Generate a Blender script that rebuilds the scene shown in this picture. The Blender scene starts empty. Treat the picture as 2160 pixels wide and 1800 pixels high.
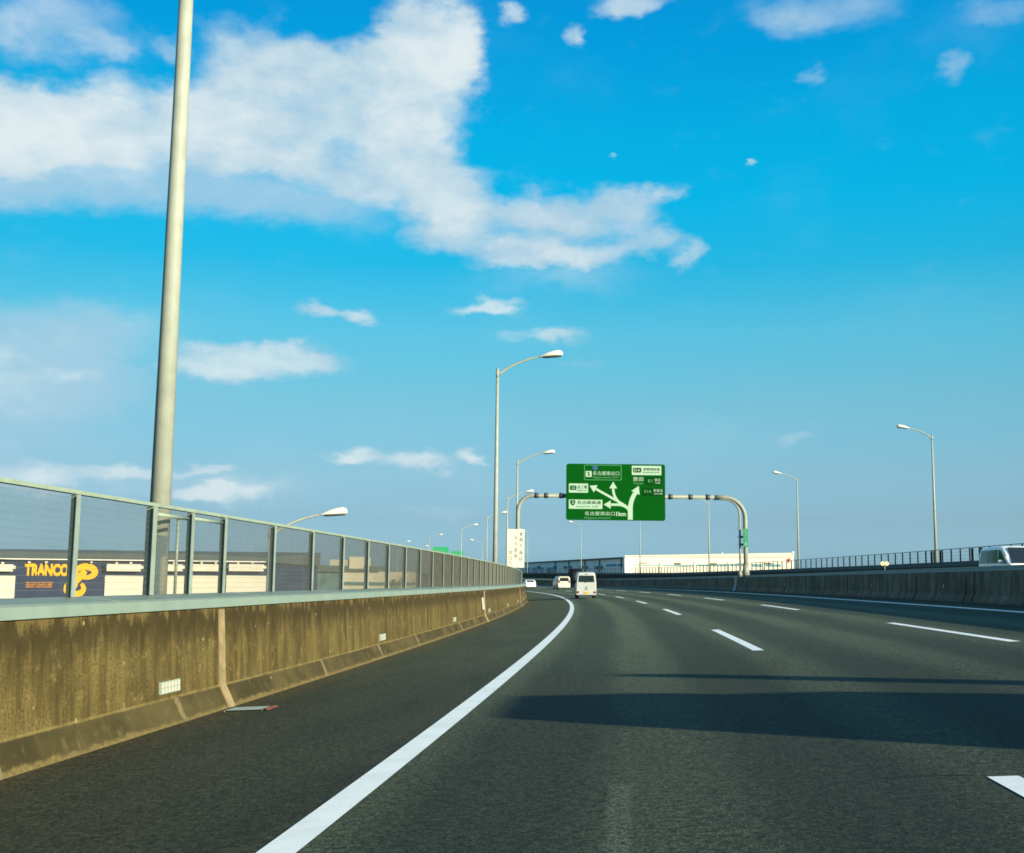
import bpy, bmesh, math, random
import numpy as np
from mathutils import Vector, Matrix
R = math.radians
random.seed(7)
scene = bpy.context.scene
col = scene.collection

# ------------------------------------------------------------------ camera
F_PX, W_PX, H_PX = 2448.77, 2160.0, 1800.0
PITCH, ROLL, EYE = R(7.484), R(0.683), 1.18
cam = bpy.data.cameras.new('camera')
cam.sensor_fit = 'HORIZONTAL'; cam.sensor_width = 36.0
cam.lens = 36.0 * F_PX / W_PX
cam.clip_start = 0.1; cam.clip_end = 8000
camo = bpy.data.objects.new('camera', cam); col.objects.link(camo)
camo.matrix_world = (Matrix.Translation((0, 0, EYE)) @ Matrix.Rotation(R(90) + PITCH, 4, 'X') @ Matrix.Rotation(ROLL, 4, 'Z'))
scene.camera = camo

# ------------------------------------------------------------------ light, sky, exposure
SUN_EL, SUN_AZ = R(13.8), R(134.0)          # azimuth clockwise from +Y: low, behind and to the right
WORLD_STRENGTH = 0.0871
sun = bpy.data.lights.new('sun', 'SUN'); sun.energy = 5.0; sun.angle = R(0.5); sun.color = (1.0, 0.86, 0.62)
suno = bpy.data.objects.new('sun', sun); col.objects.link(suno)
sdir = Vector((math.sin(SUN_AZ) * math.cos(SUN_EL), math.cos(SUN_AZ) * math.cos(SUN_EL), math.sin(SUN_EL)))
suno.rotation_euler = sdir.to_track_quat('Z', 'Y').to_euler()
suno.location = sdir * 200
scene.view_settings.view_transform = 'Standard'; scene.view_settings.look = 'None'
scene.view_settings.exposure = 1.07; scene.view_settings.gamma = 1.0
scene.cycles.filter_width = 1.7
scene.cycles.max_bounces = 6; scene.cycles.transparent_max_bounces = 24
EXPO = 2 ** scene.view_settings.exposure


def pixdir(u, v):
    """direction in the world through a point of the 2160 x 1800 photograph"""
    c, s = math.cos(ROLL), math.sin(ROLL)
    a, b = u - W_PX / 2, v - H_PX / 2
    xi, yi = a * c + b * s, -a * s + b * c
    x, up = xi / F_PX, -yi / F_PX
    return Vector((x, math.cos(PITCH) - up * math.sin(PITCH), math.sin(PITCH) + up * math.cos(PITCH)))


def at(u, v, dist):
    d = pixdir(u, v)
    return Vector((0, 0, EYE)) + d * (dist / d.y)


world = bpy.data.worlds.new('World'); scene.world = world; world.use_nodes = True
wt = world.node_tree; wt.nodes.clear()


def WN(kind, **kw):
    n = wt.nodes.new(kind)
    for k, v in kw.items():
        setattr(n, k, v)
    return n


def wl(a, b): wt.links.new(a, b)


def wmath(op, a, b=None, c=None):
    n = WN('ShaderNodeMath', operation=op)
    for i, x in enumerate((a, b, c)):
        if x is None: continue
        if isinstance(x, (int, float)): n.inputs[i].default_value = x
        else: wl(x, n.inputs[i])
    return n.outputs[0]


def wvec(op, a, b=None):
    n = WN('ShaderNodeVectorMath', operation=op)
    for i, x in enumerate((a, b)):
        if x is None: continue
        if isinstance(x, (tuple, list)): n.inputs[i].default_value = x
        else: wl(x, n.inputs[i])
    return n.outputs[1] if op in ('LENGTH', 'DOT_PRODUCT', 'DISTANCE') else n.outputs[0]


def wrange(x, a, b, c, d, smooth=True):
    n = WN('ShaderNodeMapRange'); n.interpolation_type = 'SMOOTHSTEP' if smooth else 'LINEAR'
    n.clamp = True
    wl(x, n.inputs[0])
    for i, v in enumerate((a, b, c, d)): n.inputs[i + 1].default_value = v
    return n.outputs[0]


def build_sky():
    tc = WN('ShaderNodeTexCoord')
    sx = WN('ShaderNodeSeparateXYZ'); wl(tc.outputs['Generated'], sx.inputs[0])
    az = wmath('ARCTAN2', sx.outputs[0], sx.outputs[1])
    el = wmath('ARCSINE', sx.outputs[2])
    pos = WN('ShaderNodeCombineXYZ'); wl(az, pos.inputs[0]); wl(el, pos.inputs[1])
    P = pos.outputs[0]
    sky = WN('ShaderNodeTexSky'); sky.sky_type = 'NISHITA'; sky.sun_disc = False
    sky.sun_elevation = SUN_EL; sky.sun_rotation = SUN_AZ
    sky.air_density = 1.0; sky.dust_density = 0.6; sky.ozone_density = 2.0
    # photographic grade of the clear sky with height above the horizon
    ramp = WN('ShaderNodeValToRGB'); wl(wrange(el, 0.0, R(40), 0, 1, False), ramp.inputs[0])
    cr = ramp.color_ramp; stops = SKY_TINT
    while len(cr.elements) < len(stops): cr.elements.new(0.5)
    for e, (p, c) in zip(cr.elements, stops):
        e.position = p; e.color = (c[0], c[1], c[2], 1)
    mul = WN('ShaderNodeMix', data_type='RGBA', blend_type='MULTIPLY'); mul.inputs[0].default_value = 1
    wl(sky.outputs[0], mul.inputs[6]); wl(ramp.outputs[0], mul.inputs[7])
    base = WN('ShaderNodeVectorMath', operation='SCALE'); wl(mul.outputs[2], base.inputs[0]); wl(wmath('MULTIPLY', wrange(az, R(-24), R(22), .74, 1.04, False), SKY_GAIN), base.inputs[3])
    # ---- clouds: soft lobes at fixed directions of the sky, broken up by noise
    sc = wvec('MULTIPLY', P, (1.0, 1.7, 1.0))

    def noise(scale, detail, rough, off=(0, 0, 0)):
        n = WN('ShaderNodeTexNoise'); n.inputs['Scale'].default_value = scale
        n.inputs['Detail'].default_value = detail; n.inputs['Roughness'].default_value = rough
        wl(wvec('ADD', sc, off), n.inputs['Vector']); return n
    nw = noise(9, 4, 0.55, (3.1, 0, 0)); nf = noise(42, 6, 0.6, (0, 7.7, 0))
    w1 = wvec('MULTIPLY', wvec('SUBTRACT', nw.outputs['Color'], (.5, .5, .5)), (0.075, 0.045, 0))
    w2 = wvec('MULTIPLY', wvec('SUBTRACT', nf.outputs['Color'], (.5, .5, .5)), (0.028, 0.02, 0))
    Q = wvec('ADD', wvec('ADD', P, w1), w2)

    def field(lobes):
        acc = None
        for (x, y, rx, ry, w) in lobes:          # directions given as points of the 2100 x 1750 view
            d = pixdir(x * W_PX / 2100, y * W_PX / 2100).normalized()
            a, e = math.atan2(d.x, d.y), math.asin(d.z)
            k = 1 / 2381.0
            q = wvec('MULTIPLY', wvec('SUBTRACT', Q, (a, e, 0)), (1 / (rx * k), 1 / (ry * k), 0))
            v = wrange(wvec('LENGTH', q), 1.15, 0.15, 0, w)
            acc = v if acc is None else wmath('ADD', acc, v)
        return acc
    thick = field([
        (60, 225, 120, 80, .9), (-60, 250, 140, 110, .9), (215, 200, 90, 65, .7), (150, 270, 200, 80, .7), (430, 230, 170, 110, .8), (520, 110, 160, 90, .8), (640, 135, 110, 70, .6),
        (480, 250, 200, 110, .6), (700, 180, 160, 110, .7), (640, 290, 240, 100, .55), (885, 80, 120, 105, .95), (950, 110, 75, 95, .7), (790, 110, 90, 70, .4),
        (850, 200, 165, 130, .9), (850, 330, 140, 95, .8), (740, 390, 150, 80, .6), (940, 410, 120, 80, .8), (1000, 450, 170, 85, .7),
        (1150, 440, 140, 65, .9), (1290, 420, 90, 50, .8), (1370, 388, 55, 24, .6), (1180, 530, 140, 50, .9), (1300, 490, 100, 50, .7),
        (1395, 520, 40, 34, .6), (1040, 530, 130, 45, .7), (900, 490, 120, 45, .6), (300, 325, 230, 85, .6), (20, 330, 160, 65, .6), (520, 335, 200, 75, .5), (140, 350, 220, 70, .4)])
    thin = field([
        (120, 50, 170, 90, .6), (10, 80, 50, 60, .4), (330, 85, 60, 34, .5), (200, 95, 60, 30, .3), (1050, 40, 45, 30, .8), (1178, 68, 42, 34, .8), (1195, 85, 20, 30, .3),
        (1300, 0, 100, 32, 1.1), (1690, 20, 190, 55, .5), (1600, 45, 80, 30, .25), (2060, 20, 130, 55, .3), (1655, 152, 34, 26, .42), (1960, 140, 40, 34, .48), (1540, 330, 12, 9, .7), (1280, 332, 12, 9, .6),
        
        (645, 640, 70, 22, .9), (745, 650, 65, 22, 1.0), (1015, 625, 95, 22, .9), (1140, 676, 80, 24, .7), (1050, 690, 70, 18, .45), (1195, 737, 80, 20, .3),
        (170, 776, 75, 20, .8), (510, 742, 200, 52, 1.1), (580, 715, 130, 32, .5), (430, 772, 120, 30, .7), (660, 745, 100, 32, .5),
        (60, 965, 120, 52, .95), (25, 895, 80, 36, .6), (130, 985, 80, 40, .7), (225, 955, 110, 34, .9), (440, 960, 80, 20, .7), (330, 965, 90, 22, .65),
        (740, 932, 62, 32, .95), (692, 940, 38, 22, .7), (850, 952, 110, 30, .85), (975, 945, 46, 22, .95), (480, 1020, 130, 40, .9), (400, 1015, 80, 30, .8), (60, 1000, 140, 45, .6), (890, 1055, 120, 24, .5),
        (1640, 895, 70, 22, .35), (1250, 860, 300, 60, .08)])
    veil = field([(150, 370, 340, 80, .8), (430, 380, 330, 85, .75), (660, 430, 240, 70, .5), (-20, 380, 170, 70, .5), (120, 690, 280, 85, .85), (60, 770, 240, 90, .8),
                  (80, 860, 280, 90, .6), (300, 800, 260, 70, .3), (150, 980, 330, 60, .5), (500, 1010, 220, 50, .4), (900, 990, 260, 60, .25), (1180, 560, 260, 60, .4), (1330, 880, 420, 70, .12)])
    n1 = noise(16, 8, 0.62); n2 = noise(6, 5, 0.55, (1.3, 4.2, 0)); n3 = noise(30, 6, .6, (8, 2, 0))
    nn = wmath('SUBTRACT', n1.outputs['Fac'], 0.5)
    th = wrange(wmath('ADD', thick, wmath('MULTIPLY', nn, 1.05)), 0.06, 0.95, 0, 0.95)
    tn = wrange(wmath('ADD', thin, wmath('MULTIPLY', nn, 0.8)), 0.02, 1.0, 0, 0.74)
    vl = wrange(wmath('ADD', veil, wmath('MULTIPLY', wmath('SUBTRACT', n2.outputs['Fac'], .5), .7)), 0.0, 1.0, 0, 0.72)
    alpha = wmath('MAXIMUM', wmath('MAXIMUM', th, tn), vl)
    # body of the cloud: whiter where it is deep, blue-grey where it is thin
    body = wmath('ADD', wmath('ADD', wmath('MULTIPLY', thick, 0.32), wmath('MULTIPLY', thin, 0.42)), wmath('MULTIPLY', wmath('SUBTRACT', n2.outputs['Fac'], .5), 2.0))
    body = wmath('ADD', body, wmath('MULTIPLY', wmath('SUBTRACT', n3.outputs['Fac'], .5), 0.9))
    shade = wrange(body, -0.12, 0.80, 0, 1)
    cc = WN('ShaderNodeMix', data_type='RGBA'); wl(shade, cc.inputs[0])
    g = 1 / (WORLD_STRENGTH * EXPO)
    cc.inputs[6].default_value = (0.42 * g, 0.625 * g, 0.765 * g, 1); cc.inputs[7].default_value = (0.79 * g, 0.87 * g, 0.875 * g, 1)
    mix = WN('ShaderNodeMix', data_type='RGBA'); wl(alpha, mix.inputs[0]); wl(base.outputs[0], mix.inputs[6]); wl(cc.outputs[2], mix.inputs[7])
    bg = WN('ShaderNodeBackground'); bg.inputs[1].default_value = WORLD_STRENGTH; wl(mix.outputs[2], bg.inputs[0])
    out = WN('ShaderNodeOutputWorld'); wl(bg.outputs[0], out.inputs[0])


SKY_GAIN = 2.0
SKY_TINT = [(0.02, (0.1807, 0.3338, 0.6562)),
            (0.0725, (0.1846, 0.2825, 0.444)),
            (0.13, (0.218, 0.3255, 0.4119)),
            (0.215, (0.212, 0.3984, 0.4234)),
            (0.3, (0.1565, 0.4851, 0.4934)),
            (0.3825, (0.0349, 0.5132, 0.5646)),
            (0.4625, (0.0067, 0.5809, 0.6487)),
            (0.54, (0.0045, 0.6004, 0.6883)),
            (0.6325, (0.0047, 0.5625, 0.7299)),
            (0.72, (0.006, 0.54, 0.75)), (0.88, (0.45, 0.78, 0.84)), (1.0, (0.88, 0.86, 0.80))]  # stops above the view are brightened to lift fill in the shadows
build_sky()

# ------------------------------------------------------------------ road frame (s along the left edge line, d to its right, z above the banked road)
K0, K1, K2, TH0, XL = 9.345e-4, 2.4527e-6, -1.1755e-9, R(6.3289), -1.6818
BANK, GR1, GR2 = 0.060246, -8.172e-4, -9.6806e-6
W1, W2, W3 = 3.718, 3.763, 3.669
_S = np.arange(-140, 440, 0.25)
_H = TH0 - (K0 * _S + K1 * _S ** 2 / 2 + K2 * _S ** 3 / 3)
_X = np.concatenate([[0], np.cumsum((np.sin(_H)[1:] + np.sin(_H)[:-1]) * .125)])
_Y = np.concatenate([[0], np.cumsum((np.cos(_H)[1:] + np.cos(_H)[:-1]) * .125)])
_X += XL / math.cos(TH0) - np.interp(0, _S, _X); _Y -= np.interp(0, _S, _Y)


def heading(s): return float(np.interp(s, _S, _H))


def rf(s, d, z=0.0):
    x, y, h = (float(np.interp(s, _S, a)) for a in (_X, _Y, _H))
    e = s if s < 215 else max(60, 215 - .6 * (s - 215))          # past the last cars the road climbs again
    return Vector((x + d * math.cos(h), y - d * math.sin(h), z + BANK * (d + XL) + GR1 * e + GR2 * e * e))


# ------------------------------------------------------------------ mesh helpers
class MB:
    def __init__(self): self.v, self.f, self.m, self.uv, self.sm = [], [], [], [], []

    def face(self, pts, m=0, uv=None, smooth=False):
        i = len(self.v); self.v += [tuple(p) for p in pts]
        self.f.append(tuple(range(i, i + len(pts)))); self.m.append(m); self.uv.append(uv); self.sm.append(smooth)

    def grid(self, rings, m=0, closed=False, uvs=None, smooth=True, caps=False):
        n = len(rings[0]); i0 = len(self.v)
        for r in rings: self.v += [tuple(p) for p in r]
        for a in range(len(rings) - 1):
            for b in range(n if closed else n - 1):
                c = (b + 1) % n
                self.f.append((i0 + a * n + b, i0 + a * n + c, i0 + (a + 1) * n + c, i0 + (a + 1) * n + b)); self.m.append(m); self.sm.append(smooth)
                self.uv.append([uvs[a][b], uvs[a][c], uvs[a + 1][c], uvs[a + 1][b]] if uvs else None)
        if caps:
            self.f.append(tuple(i0 + b for b in range(n))[::-1]); self.m.append(m); self.uv.append(None); self.sm.append(False)
            k = i0 + (len(rings) - 1) * n
            self.f.append(tuple(k + b for b in range(n))); self.m.append(m); self.uv.append(None); self.sm.append(False)

    def box(self, c, s, m=0, rz=0.0, bev=0.0):
        c = Vector(c); hx, hy, hz = s[0] / 2, s[1] / 2, s[2] / 2; cz, sz = math.cos(rz), math.sin(rz)
        P = lambda x, y, z: (c.x + x * cz - y * sz, c.y + x * sz + y * cz, c.z + z)
        i = len(self.v)
        self.v += [P(x, y, z) for z in (-hz, hz) for (x, y) in ((-hx, -hy), (hx, -hy), (hx, hy), (-hx, hy))]
        for q in ((3, 2, 1, 0), (4, 5, 6, 7), (0, 1, 5, 4), (1, 2, 6, 5), (2, 3, 7, 6), (3, 0, 4, 7)):
            self.f.append(tuple(i + k for k in q)); self.m.append(m); self.uv.append(None); self.sm.append(False)

    def tube(self, path, rad, n=10, m=0, caps=True):
        path = [Vector(p) for p in path]
        if not isinstance(rad, (list, tuple)): rad = [rad] * len(path)
        rings = []; up = Vector((0.03, 0.02, 1)).normalized()
        prev = None
        for i, p in enumerate(path):
            t = (path[min(i + 1, len(path) - 1)] - path[max(i - 1, 0)]).normalized()
            a = prev if prev is not None else (up.cross(t) if abs(t.dot(up)) < .95 else Vector((1, 0, 0)).cross(t))
            a = (a - t * a.dot(t)).normalized(); prev = a; b = t.cross(a)
            rings.append([p + (a * math.cos(k * 2 * math.pi / n) + b * math.sin(k * 2 * math.pi / n)) * rad[i] for k in range(n)])
        self.grid(rings, m, True, None, True, caps)

    def sweep(self, prof, ss, m=0, vcoord='z', smooth=False):
        """open profile [(d, z)...] carried along the road"""
        rings = [[rf(s, d, z) for d, z in prof] for s in ss]
        vs = [0.0]
        for a, b in zip(prof, prof[1:]): vs.append(vs[-1] + math.hypot(b[0] - a[0], b[1] - a[1]))
        uvs = [[(s, (p[1] if vcoord == 'z' else p[0] if vcoord == 'd' else v)) for p, v in zip(prof, vs)] for s in ss]
        self.grid(rings, m, False, uvs, smooth)

    def solid(self, prof, ss, m=0):
        """closed profile carried along the road, with end caps"""
        rings = [[rf(s, d, z) for d, z in prof] for s in ss]
        uvs = [[(s, p[1]) for p in prof] for s in ss]
        self.grid(rings, m, True, uvs, False, True)

    def prism(self, poly, y0, y1, m=0):
        """outline in x-z, thickness in y"""
        self.face([(x, y0, z) for x, z in poly], m); self.face([(x, y1, z) for x, z in reversed(poly)], m)
        n = len(poly)
        for i in range(n):
            a, b = poly[i], poly[(i + 1) % n]
            self.face([(b[0], y0, b[1]), (a[0], y0, a[1]), (a[0], y1, a[1]), (b[0], y1, b[1])], m)

    def build(self, name, mats, parent=None, off=None):
        me = bpy.data.meshes.new(name)
        off = Vector(off) if off is not None else Vector((0, 0, 0))
        me.from_pydata([(v[0] - off.x, v[1] - off.y, v[2] - off.z) for v in self.v], [], self.f)
        for mt in (mats if isinstance(mats, (list, tuple)) else [mats]): me.materials.append(mt)
        me.polygons.foreach_set('material_index', self.m)
        me.polygons.foreach_set('use_smooth', self.sm)
        if any(u is not None for u in self.uv):
            ul = me.uv_layers.new(name='UVMap'); k = 0
            for f, u in zip(self.f, self.uv):
                for j in range(len(f)):
                    ul.data[k].uv = u[j] if u else (0, 0); k += 1
        me.update()
        o = bpy.data.objects.new(name, me); col.objects.link(o)
        if parent is not None: o.parent = parent
        elif off.length: o.location = off
        return o


def thing(name, label, cat, loc=(0, 0, 0), rz=0.0, group=None):
    o = bpy.data.objects.new(name, None); o.empty_display_size = .5; col.objects.link(o)
    o.location = loc; o.rotation_euler = (0, 0, rz); o['label'] = label; o['category'] = cat
    if group: o['group'] = group
    return o


def tag(o, label, cat, group=None):
    o['label'] = label; o['category'] = cat
    if group: o['group'] = group
    return o


def struct(o): o['kind'] = 'structure'; return o


def dup(root, loc, rz, label):
    r = root.copy(); col.objects.link(r); r.location = loc; r.rotation_euler = (0, 0, rz); r['label'] = label
    for ch in list(root.children):
        c = ch.copy(); col.objects.link(c); c.parent = r
        for g in list(ch.children):
            e = g.copy(); col.objects.link(e); e.parent = c
    return r


def rrect(x0, z0, x1, z1, r=0.1, n=5):
    out = []
    for cx, cz, a0 in ((x1 - r, z1 - r, 0), (x0 + r, z1 - r, 90), (x0 + r, z0 + r, 180), (x1 - r, z0 + r, 270)):
        for k in range(n + 1):
            a = R(a0 + 90 * k / n); out.append((cx + r * math.cos(a), cz + r * math.sin(a)))
    return out[::-1]      # clockwise seen from +y, so it faces -y


def flat(mb, poly, y, m): mb.face([(x, y, z) for x, z in poly], m)


_glyphs = {}


def text(mb, body, x0, z0, x1, z1, y, m, bold=0.0):
    """lettering fitted into the rectangle x0..x1, z0..z1 of a sign facing -y"""
    wide = bold > 0 and any(ord(ch) > 0x2000 for ch in body)      # heavier kanji: a second impression a hair aside
    if wide:
        text(mb, body, x0 + (x1 - x0) * .016 / len(body) * 2, z0, x1 + (x1 - x0) * .016 / len(body) * 2, z1, y - .003, m, 0.0); bold = 0.0
    if (body, bold) not in _glyphs:
        c = bpy.data.curves.new('lettering', 'FONT'); c.body = body; c.offset = bold; c.resolution_u = 3
        o = bpy.data.objects.new('lettering', c); col.objects.link(o)
        dg = bpy.context.evaluated_depsgraph_get()
        me = bpy.data.meshes.new_from_object(o.evaluated_get(dg))
        _glyphs[(body, bold)] = ([tuple(v.co) for v in me.vertices], [tuple(p.vertices) for p in me.polygons])
        bpy.data.objects.remove(o); bpy.data.curves.remove(c); bpy.data.meshes.remove(me)
    vs, fs = _glyphs[(body, bold)]
    if not vs: return
    ax, bx = min(v[0] for v in vs), max(v[0] for v in vs); az_, bz = min(v[1] for v in vs), max(v[1] for v in vs)
    sx, sz = (x1 - x0) / (bx - ax), (z1 - z0) / (bz - az_)
    for f in fs:
        mb.face([(x0 + (vs[i][0] - ax) * sx, y, z0 + (vs[i][1] - az_) * sz) for i in f], m)


# ------------------------------------------------------------------ materials
def mat(name, base, rough=.6, metal=0.0, var=0.0, scale=4.0, bump=0.0, spec=None, k=.83):
    base = tuple(c * k for c in base)
    m = bpy.data.materials.new(name); m.use_nodes = True; nt = m.node_tree
    b = nt.nodes['Principled BSDF']; b.inputs['Roughness'].default_value = rough; b.inputs['Metallic'].default_value = metal
    if spec is not None: b.inputs['Specular IOR Level'].default_value = spec
    b.inputs['Base Color'].default_value = (*base, 1)
    tcn = nt.nodes.new('ShaderNodeTexCoord')
    n = nt.nodes.new('ShaderNodeTexNoise'); n.inputs['Scale'].default_value = scale; n.inputs['Detail'].default_value = 5
    nt.links.new(tcn.outputs['Object'], n.inputs['Vector'])
    r = nt.nodes.new('ShaderNodeValToRGB')
    lo, hi = [c * (1 - var) for c in base], [min(1, c * (1 + var)) for c in base]
    r.color_ramp.elements[0].position = .3; r.color_ramp.elements[0].color = (*lo, 1)
    r.color_ramp.elements[1].position = .7; r.color_ramp.elements[1].color = (*hi, 1)
    nt.links.new(n.outputs['Fac'], r.inputs[0]); nt.links.new(r.outputs[0], b.inputs['Base Color'])
    if bump:
        bp = nt.nodes.new('ShaderNodeBump'); bp.inputs['Strength'].default_value = bump; bp.inputs['Distance'].default_value = .01
        nt.links.new(n.outputs['Fac'], bp.inputs['Height']); nt.links.new(bp.outputs[0], b.inputs['Normal'])
    return m


class G:
    """small node-graph helper for the hand-made surface materials"""
    def __init__(self, name, rough=.85, spec=.3):
        self.m = bpy.data.materials.new(name); self.m.use_nodes = True; self.nt = self.m.node_tree
        self.b = self.nt.nodes['Principled BSDF']; self.b.inputs['Roughness'].default_value = rough
        self.b.inputs['Specular IOR Level'].default_value = spec
        self.uv = self.nt.nodes.new('ShaderNodeUVMap').outputs[0]
        self.obj = self.nt.nodes.new('ShaderNodeTexCoord').outputs['Object']

    def put(self, sock, x):
        if hasattr(x, 'node'): self.nt.links.new(x, sock)
        else: sock.default_value = x

    def math(self, op, a, b=0.0, c=0.0):
        n = self.nt.nodes.new('ShaderNodeMath'); n.operation = op
        for i, x in enumerate((a, b, c)): self.put(n.inputs[i], x)
        return n.outputs[0]

    def scale(self, v, s):
        n = self.nt.nodes.new('ShaderNodeVectorMath'); n.operation = 'MULTIPLY'; self.put(n.inputs[0], v); n.inputs[1].default_value = s
        return n.outputs[0]

    def noise(self, v, scale=1.0, detail=4, rough=.55):
        n = self.nt.nodes.new('ShaderNodeTexNoise'); self.put(n.inputs['Vector'], v)
        n.inputs['Scale'].default_value = scale; n.inputs['Detail'].default_value = detail; n.inputs['Roughness'].default_value = rough
        return n.outputs['Fac']

    def vor(self, v, scale, feature='F1'):
        n = self.nt.nodes.new('ShaderNodeTexVoronoi'); n.feature = feature; self.put(n.inputs['Vector'], v); n.inputs['Scale'].default_value = scale
        return n

    def rng(self, x, a, b, c=0.0, d=1.0):
        n = self.nt.nodes.new('ShaderNodeMapRange'); n.interpolation_type = 'SMOOTHSTEP'; self.put(n.inputs[0], x)
        for i, v in enumerate((a, b, c, d)): self.put(n.inputs[i + 1], v)
        return n.outputs[0]

    def mix(self, f, a, b, blend='MIX'):
        n = self.nt.nodes.new('ShaderNodeMix'); n.data_type = 'RGBA'; n.blend_type = blend
        self.put(n.inputs[0], f)
        for i, x in ((6, a), (7, b)): self.put(n.inputs[i], (*x, 1) if isinstance(x, tuple) else x)
        return n.outputs[2]

    def sep(self, v):
        n = self.nt.nodes.new('ShaderNodeSeparateXYZ'); self.put(n.inputs[0], v); return n.outputs

    def done(self, color, height=None, strength=.3, dist=.01, gain=None):
        if gain: color = self.mix(1.0, color, gain, 'MULTIPLY')
        self.put(self.b.inputs['Base Color'], color)
        if height is not None:
            bp = self.nt.nodes.new('ShaderNodeBump'); bp.inputs['Strength'].default_value = strength; bp.inputs['Distance'].default_value = dist
            self.put(bp.inputs['Height'], height); self.nt.links.new(bp.outputs[0], self.b.inputs['Normal'])
        return self.m


def asphalt():
    g = G('asphalt', .8, .22); g.b.inputs['Diffuse Roughness'].default_value = 1.0; u = g.sep(g.uv); d = u[1]
    big = g.noise(g.scale(g.uv, (.06, .45, 1)), 1.0, 5); fine = g.noise(g.obj, 46, 4, .8); agg = g.vor(g.obj, 55)
    chip = g.rng(agg.outputs['Distance'], .12, .38, 1, 0); pick = g.rng(g.sep(agg.outputs['Color'])[0], .55, .9)
    # darker bands worn by tyres, twice per lane
    ph = g.math('MULTIPLY', g.math('ADD', d, .45), 2 * math.pi / 1.86)
    track = g.rng(g.math('ADD', g.math('SINE', ph), g.math('MULTIPLY', g.math('SUBTRACT', big, .5), 2.2)), -.6, 1.1)
    lane = g.mix(track, (.066, .084, .062), (.150, .180, .130))
    lane = g.mix(g.rng(big, .35, .7), lane, g.mix(.5, lane, (.098, .120, .09)))
    sh = g.mix(g.rng(g.noise(g.scale(g.uv, (.3, 1.2, 1)), 1.0, 5), .3, .7), (.046, .050, .036), (.064, .066, .046))
    sh = g.mix(g.rng(g.math('ADD', d, g.math('MULTIPLY', big, .9)), -1.75, -2.35), sh, (.085, .066, .035))
    left = g.rng(d, -.05, .05, 1, 0)
    c = g.mix(left, lane, g.mix(1.0, sh, (1.42, 1.50, 1.40), 'MULTIPLY'))
    c = g.mix(1.0, c, g.mix(g.rng(g.math('ADD', u[0], g.math('MULTIPLY', g.math('SUBTRACT', big, .5), 9)), 9, 24), (.80, .79, .80), (1.18, 1.20, 1.20)), 'MULTIPLY')      # near dark, far pale: grazing sheen painted into the colour
    c = g.mix(g.math('MULTIPLY', chip, pick), c, g.mix(1.0, c, (2.3, 2.3, 2.2), 'MULTIPLY'))
    c = g.mix(g.rng(fine, .42, .60, .85, 0), c, g.mix(1.0, c, (.24, .28, .28), 'MULTIPLY'))
    blob = g.noise(g.obj, 21, 5, .85); c = g.mix(1.0, c, g.mix(g.rng(blob, .36, .64), (.34, .35, .36), (1.72, 1.71, 1.66)), 'MULTIPLY')
    s_ = u[0]      # a scraped patch and a hairline crack in the lane
    patch = g.math('MULTIPLY', g.math('MULTIPLY', g.rng(d, 1.50, 1.54), g.rng(d, 1.68, 1.64)), g.math('MULTIPLY', g.rng(s_, 7.35, 7.25), g.rng(s_, 3.4, 3.6)))
    c = g.mix(g.math('MULTIPLY', patch, g.rng(fine, .42, .60, .0, .5)), c, (.27, .29, .25))
    cl = g.math('ABSOLUTE', g.math('ADD', g.math('SUBTRACT', s_, 7.2), g.math('MULTIPLY', g.math('SUBTRACT', g.noise(g.uv, 7, 3), .5), .22)))
    crack = g.math('MULTIPLY', g.rng(cl, .012, .03, 1, 0), g.math('MULTIPLY', g.rng(d, 3.0, 3.1), g.rng(d, 3.62, 3.55)))
    c = g.mix(crack, c, (.006, .008, .008))
    c = g.mix(g.rng(g.noise(g.scale(g.uv, (.22, .9, 1)), 1.0, 5, .6), .54, .72, 0, .45), c, g.mix(1.0, c, (.62, .60, .56), 'MULTIPLY'))
    spots = g.vor(g.obj, 1.1); c = g.mix(g.rng(spots.outputs['Distance'], .006, .018, 1, 0), c, (.45, .42, .3))
    return g.done(c, g.math('ADD', chip, fine), .9, .016, (.49, .53, .47))


def paint():
    g = G('road_paint', .55, .4)
    n = g.noise(g.obj, 60, 4, .7); w = g.noise(g.obj, 2.5, 5, .6)
    c = g.mix(g.rng(n, .30, .42, 1, 0), (.96, .97, .91), (.6, .62, .59))
    c = g.mix(g.rng(w, .35, .7), c, g.mix(1.0, c, (.88, .89, .88), 'MULTIPLY'))
    return g.done(c, n, .2, .004)


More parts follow.
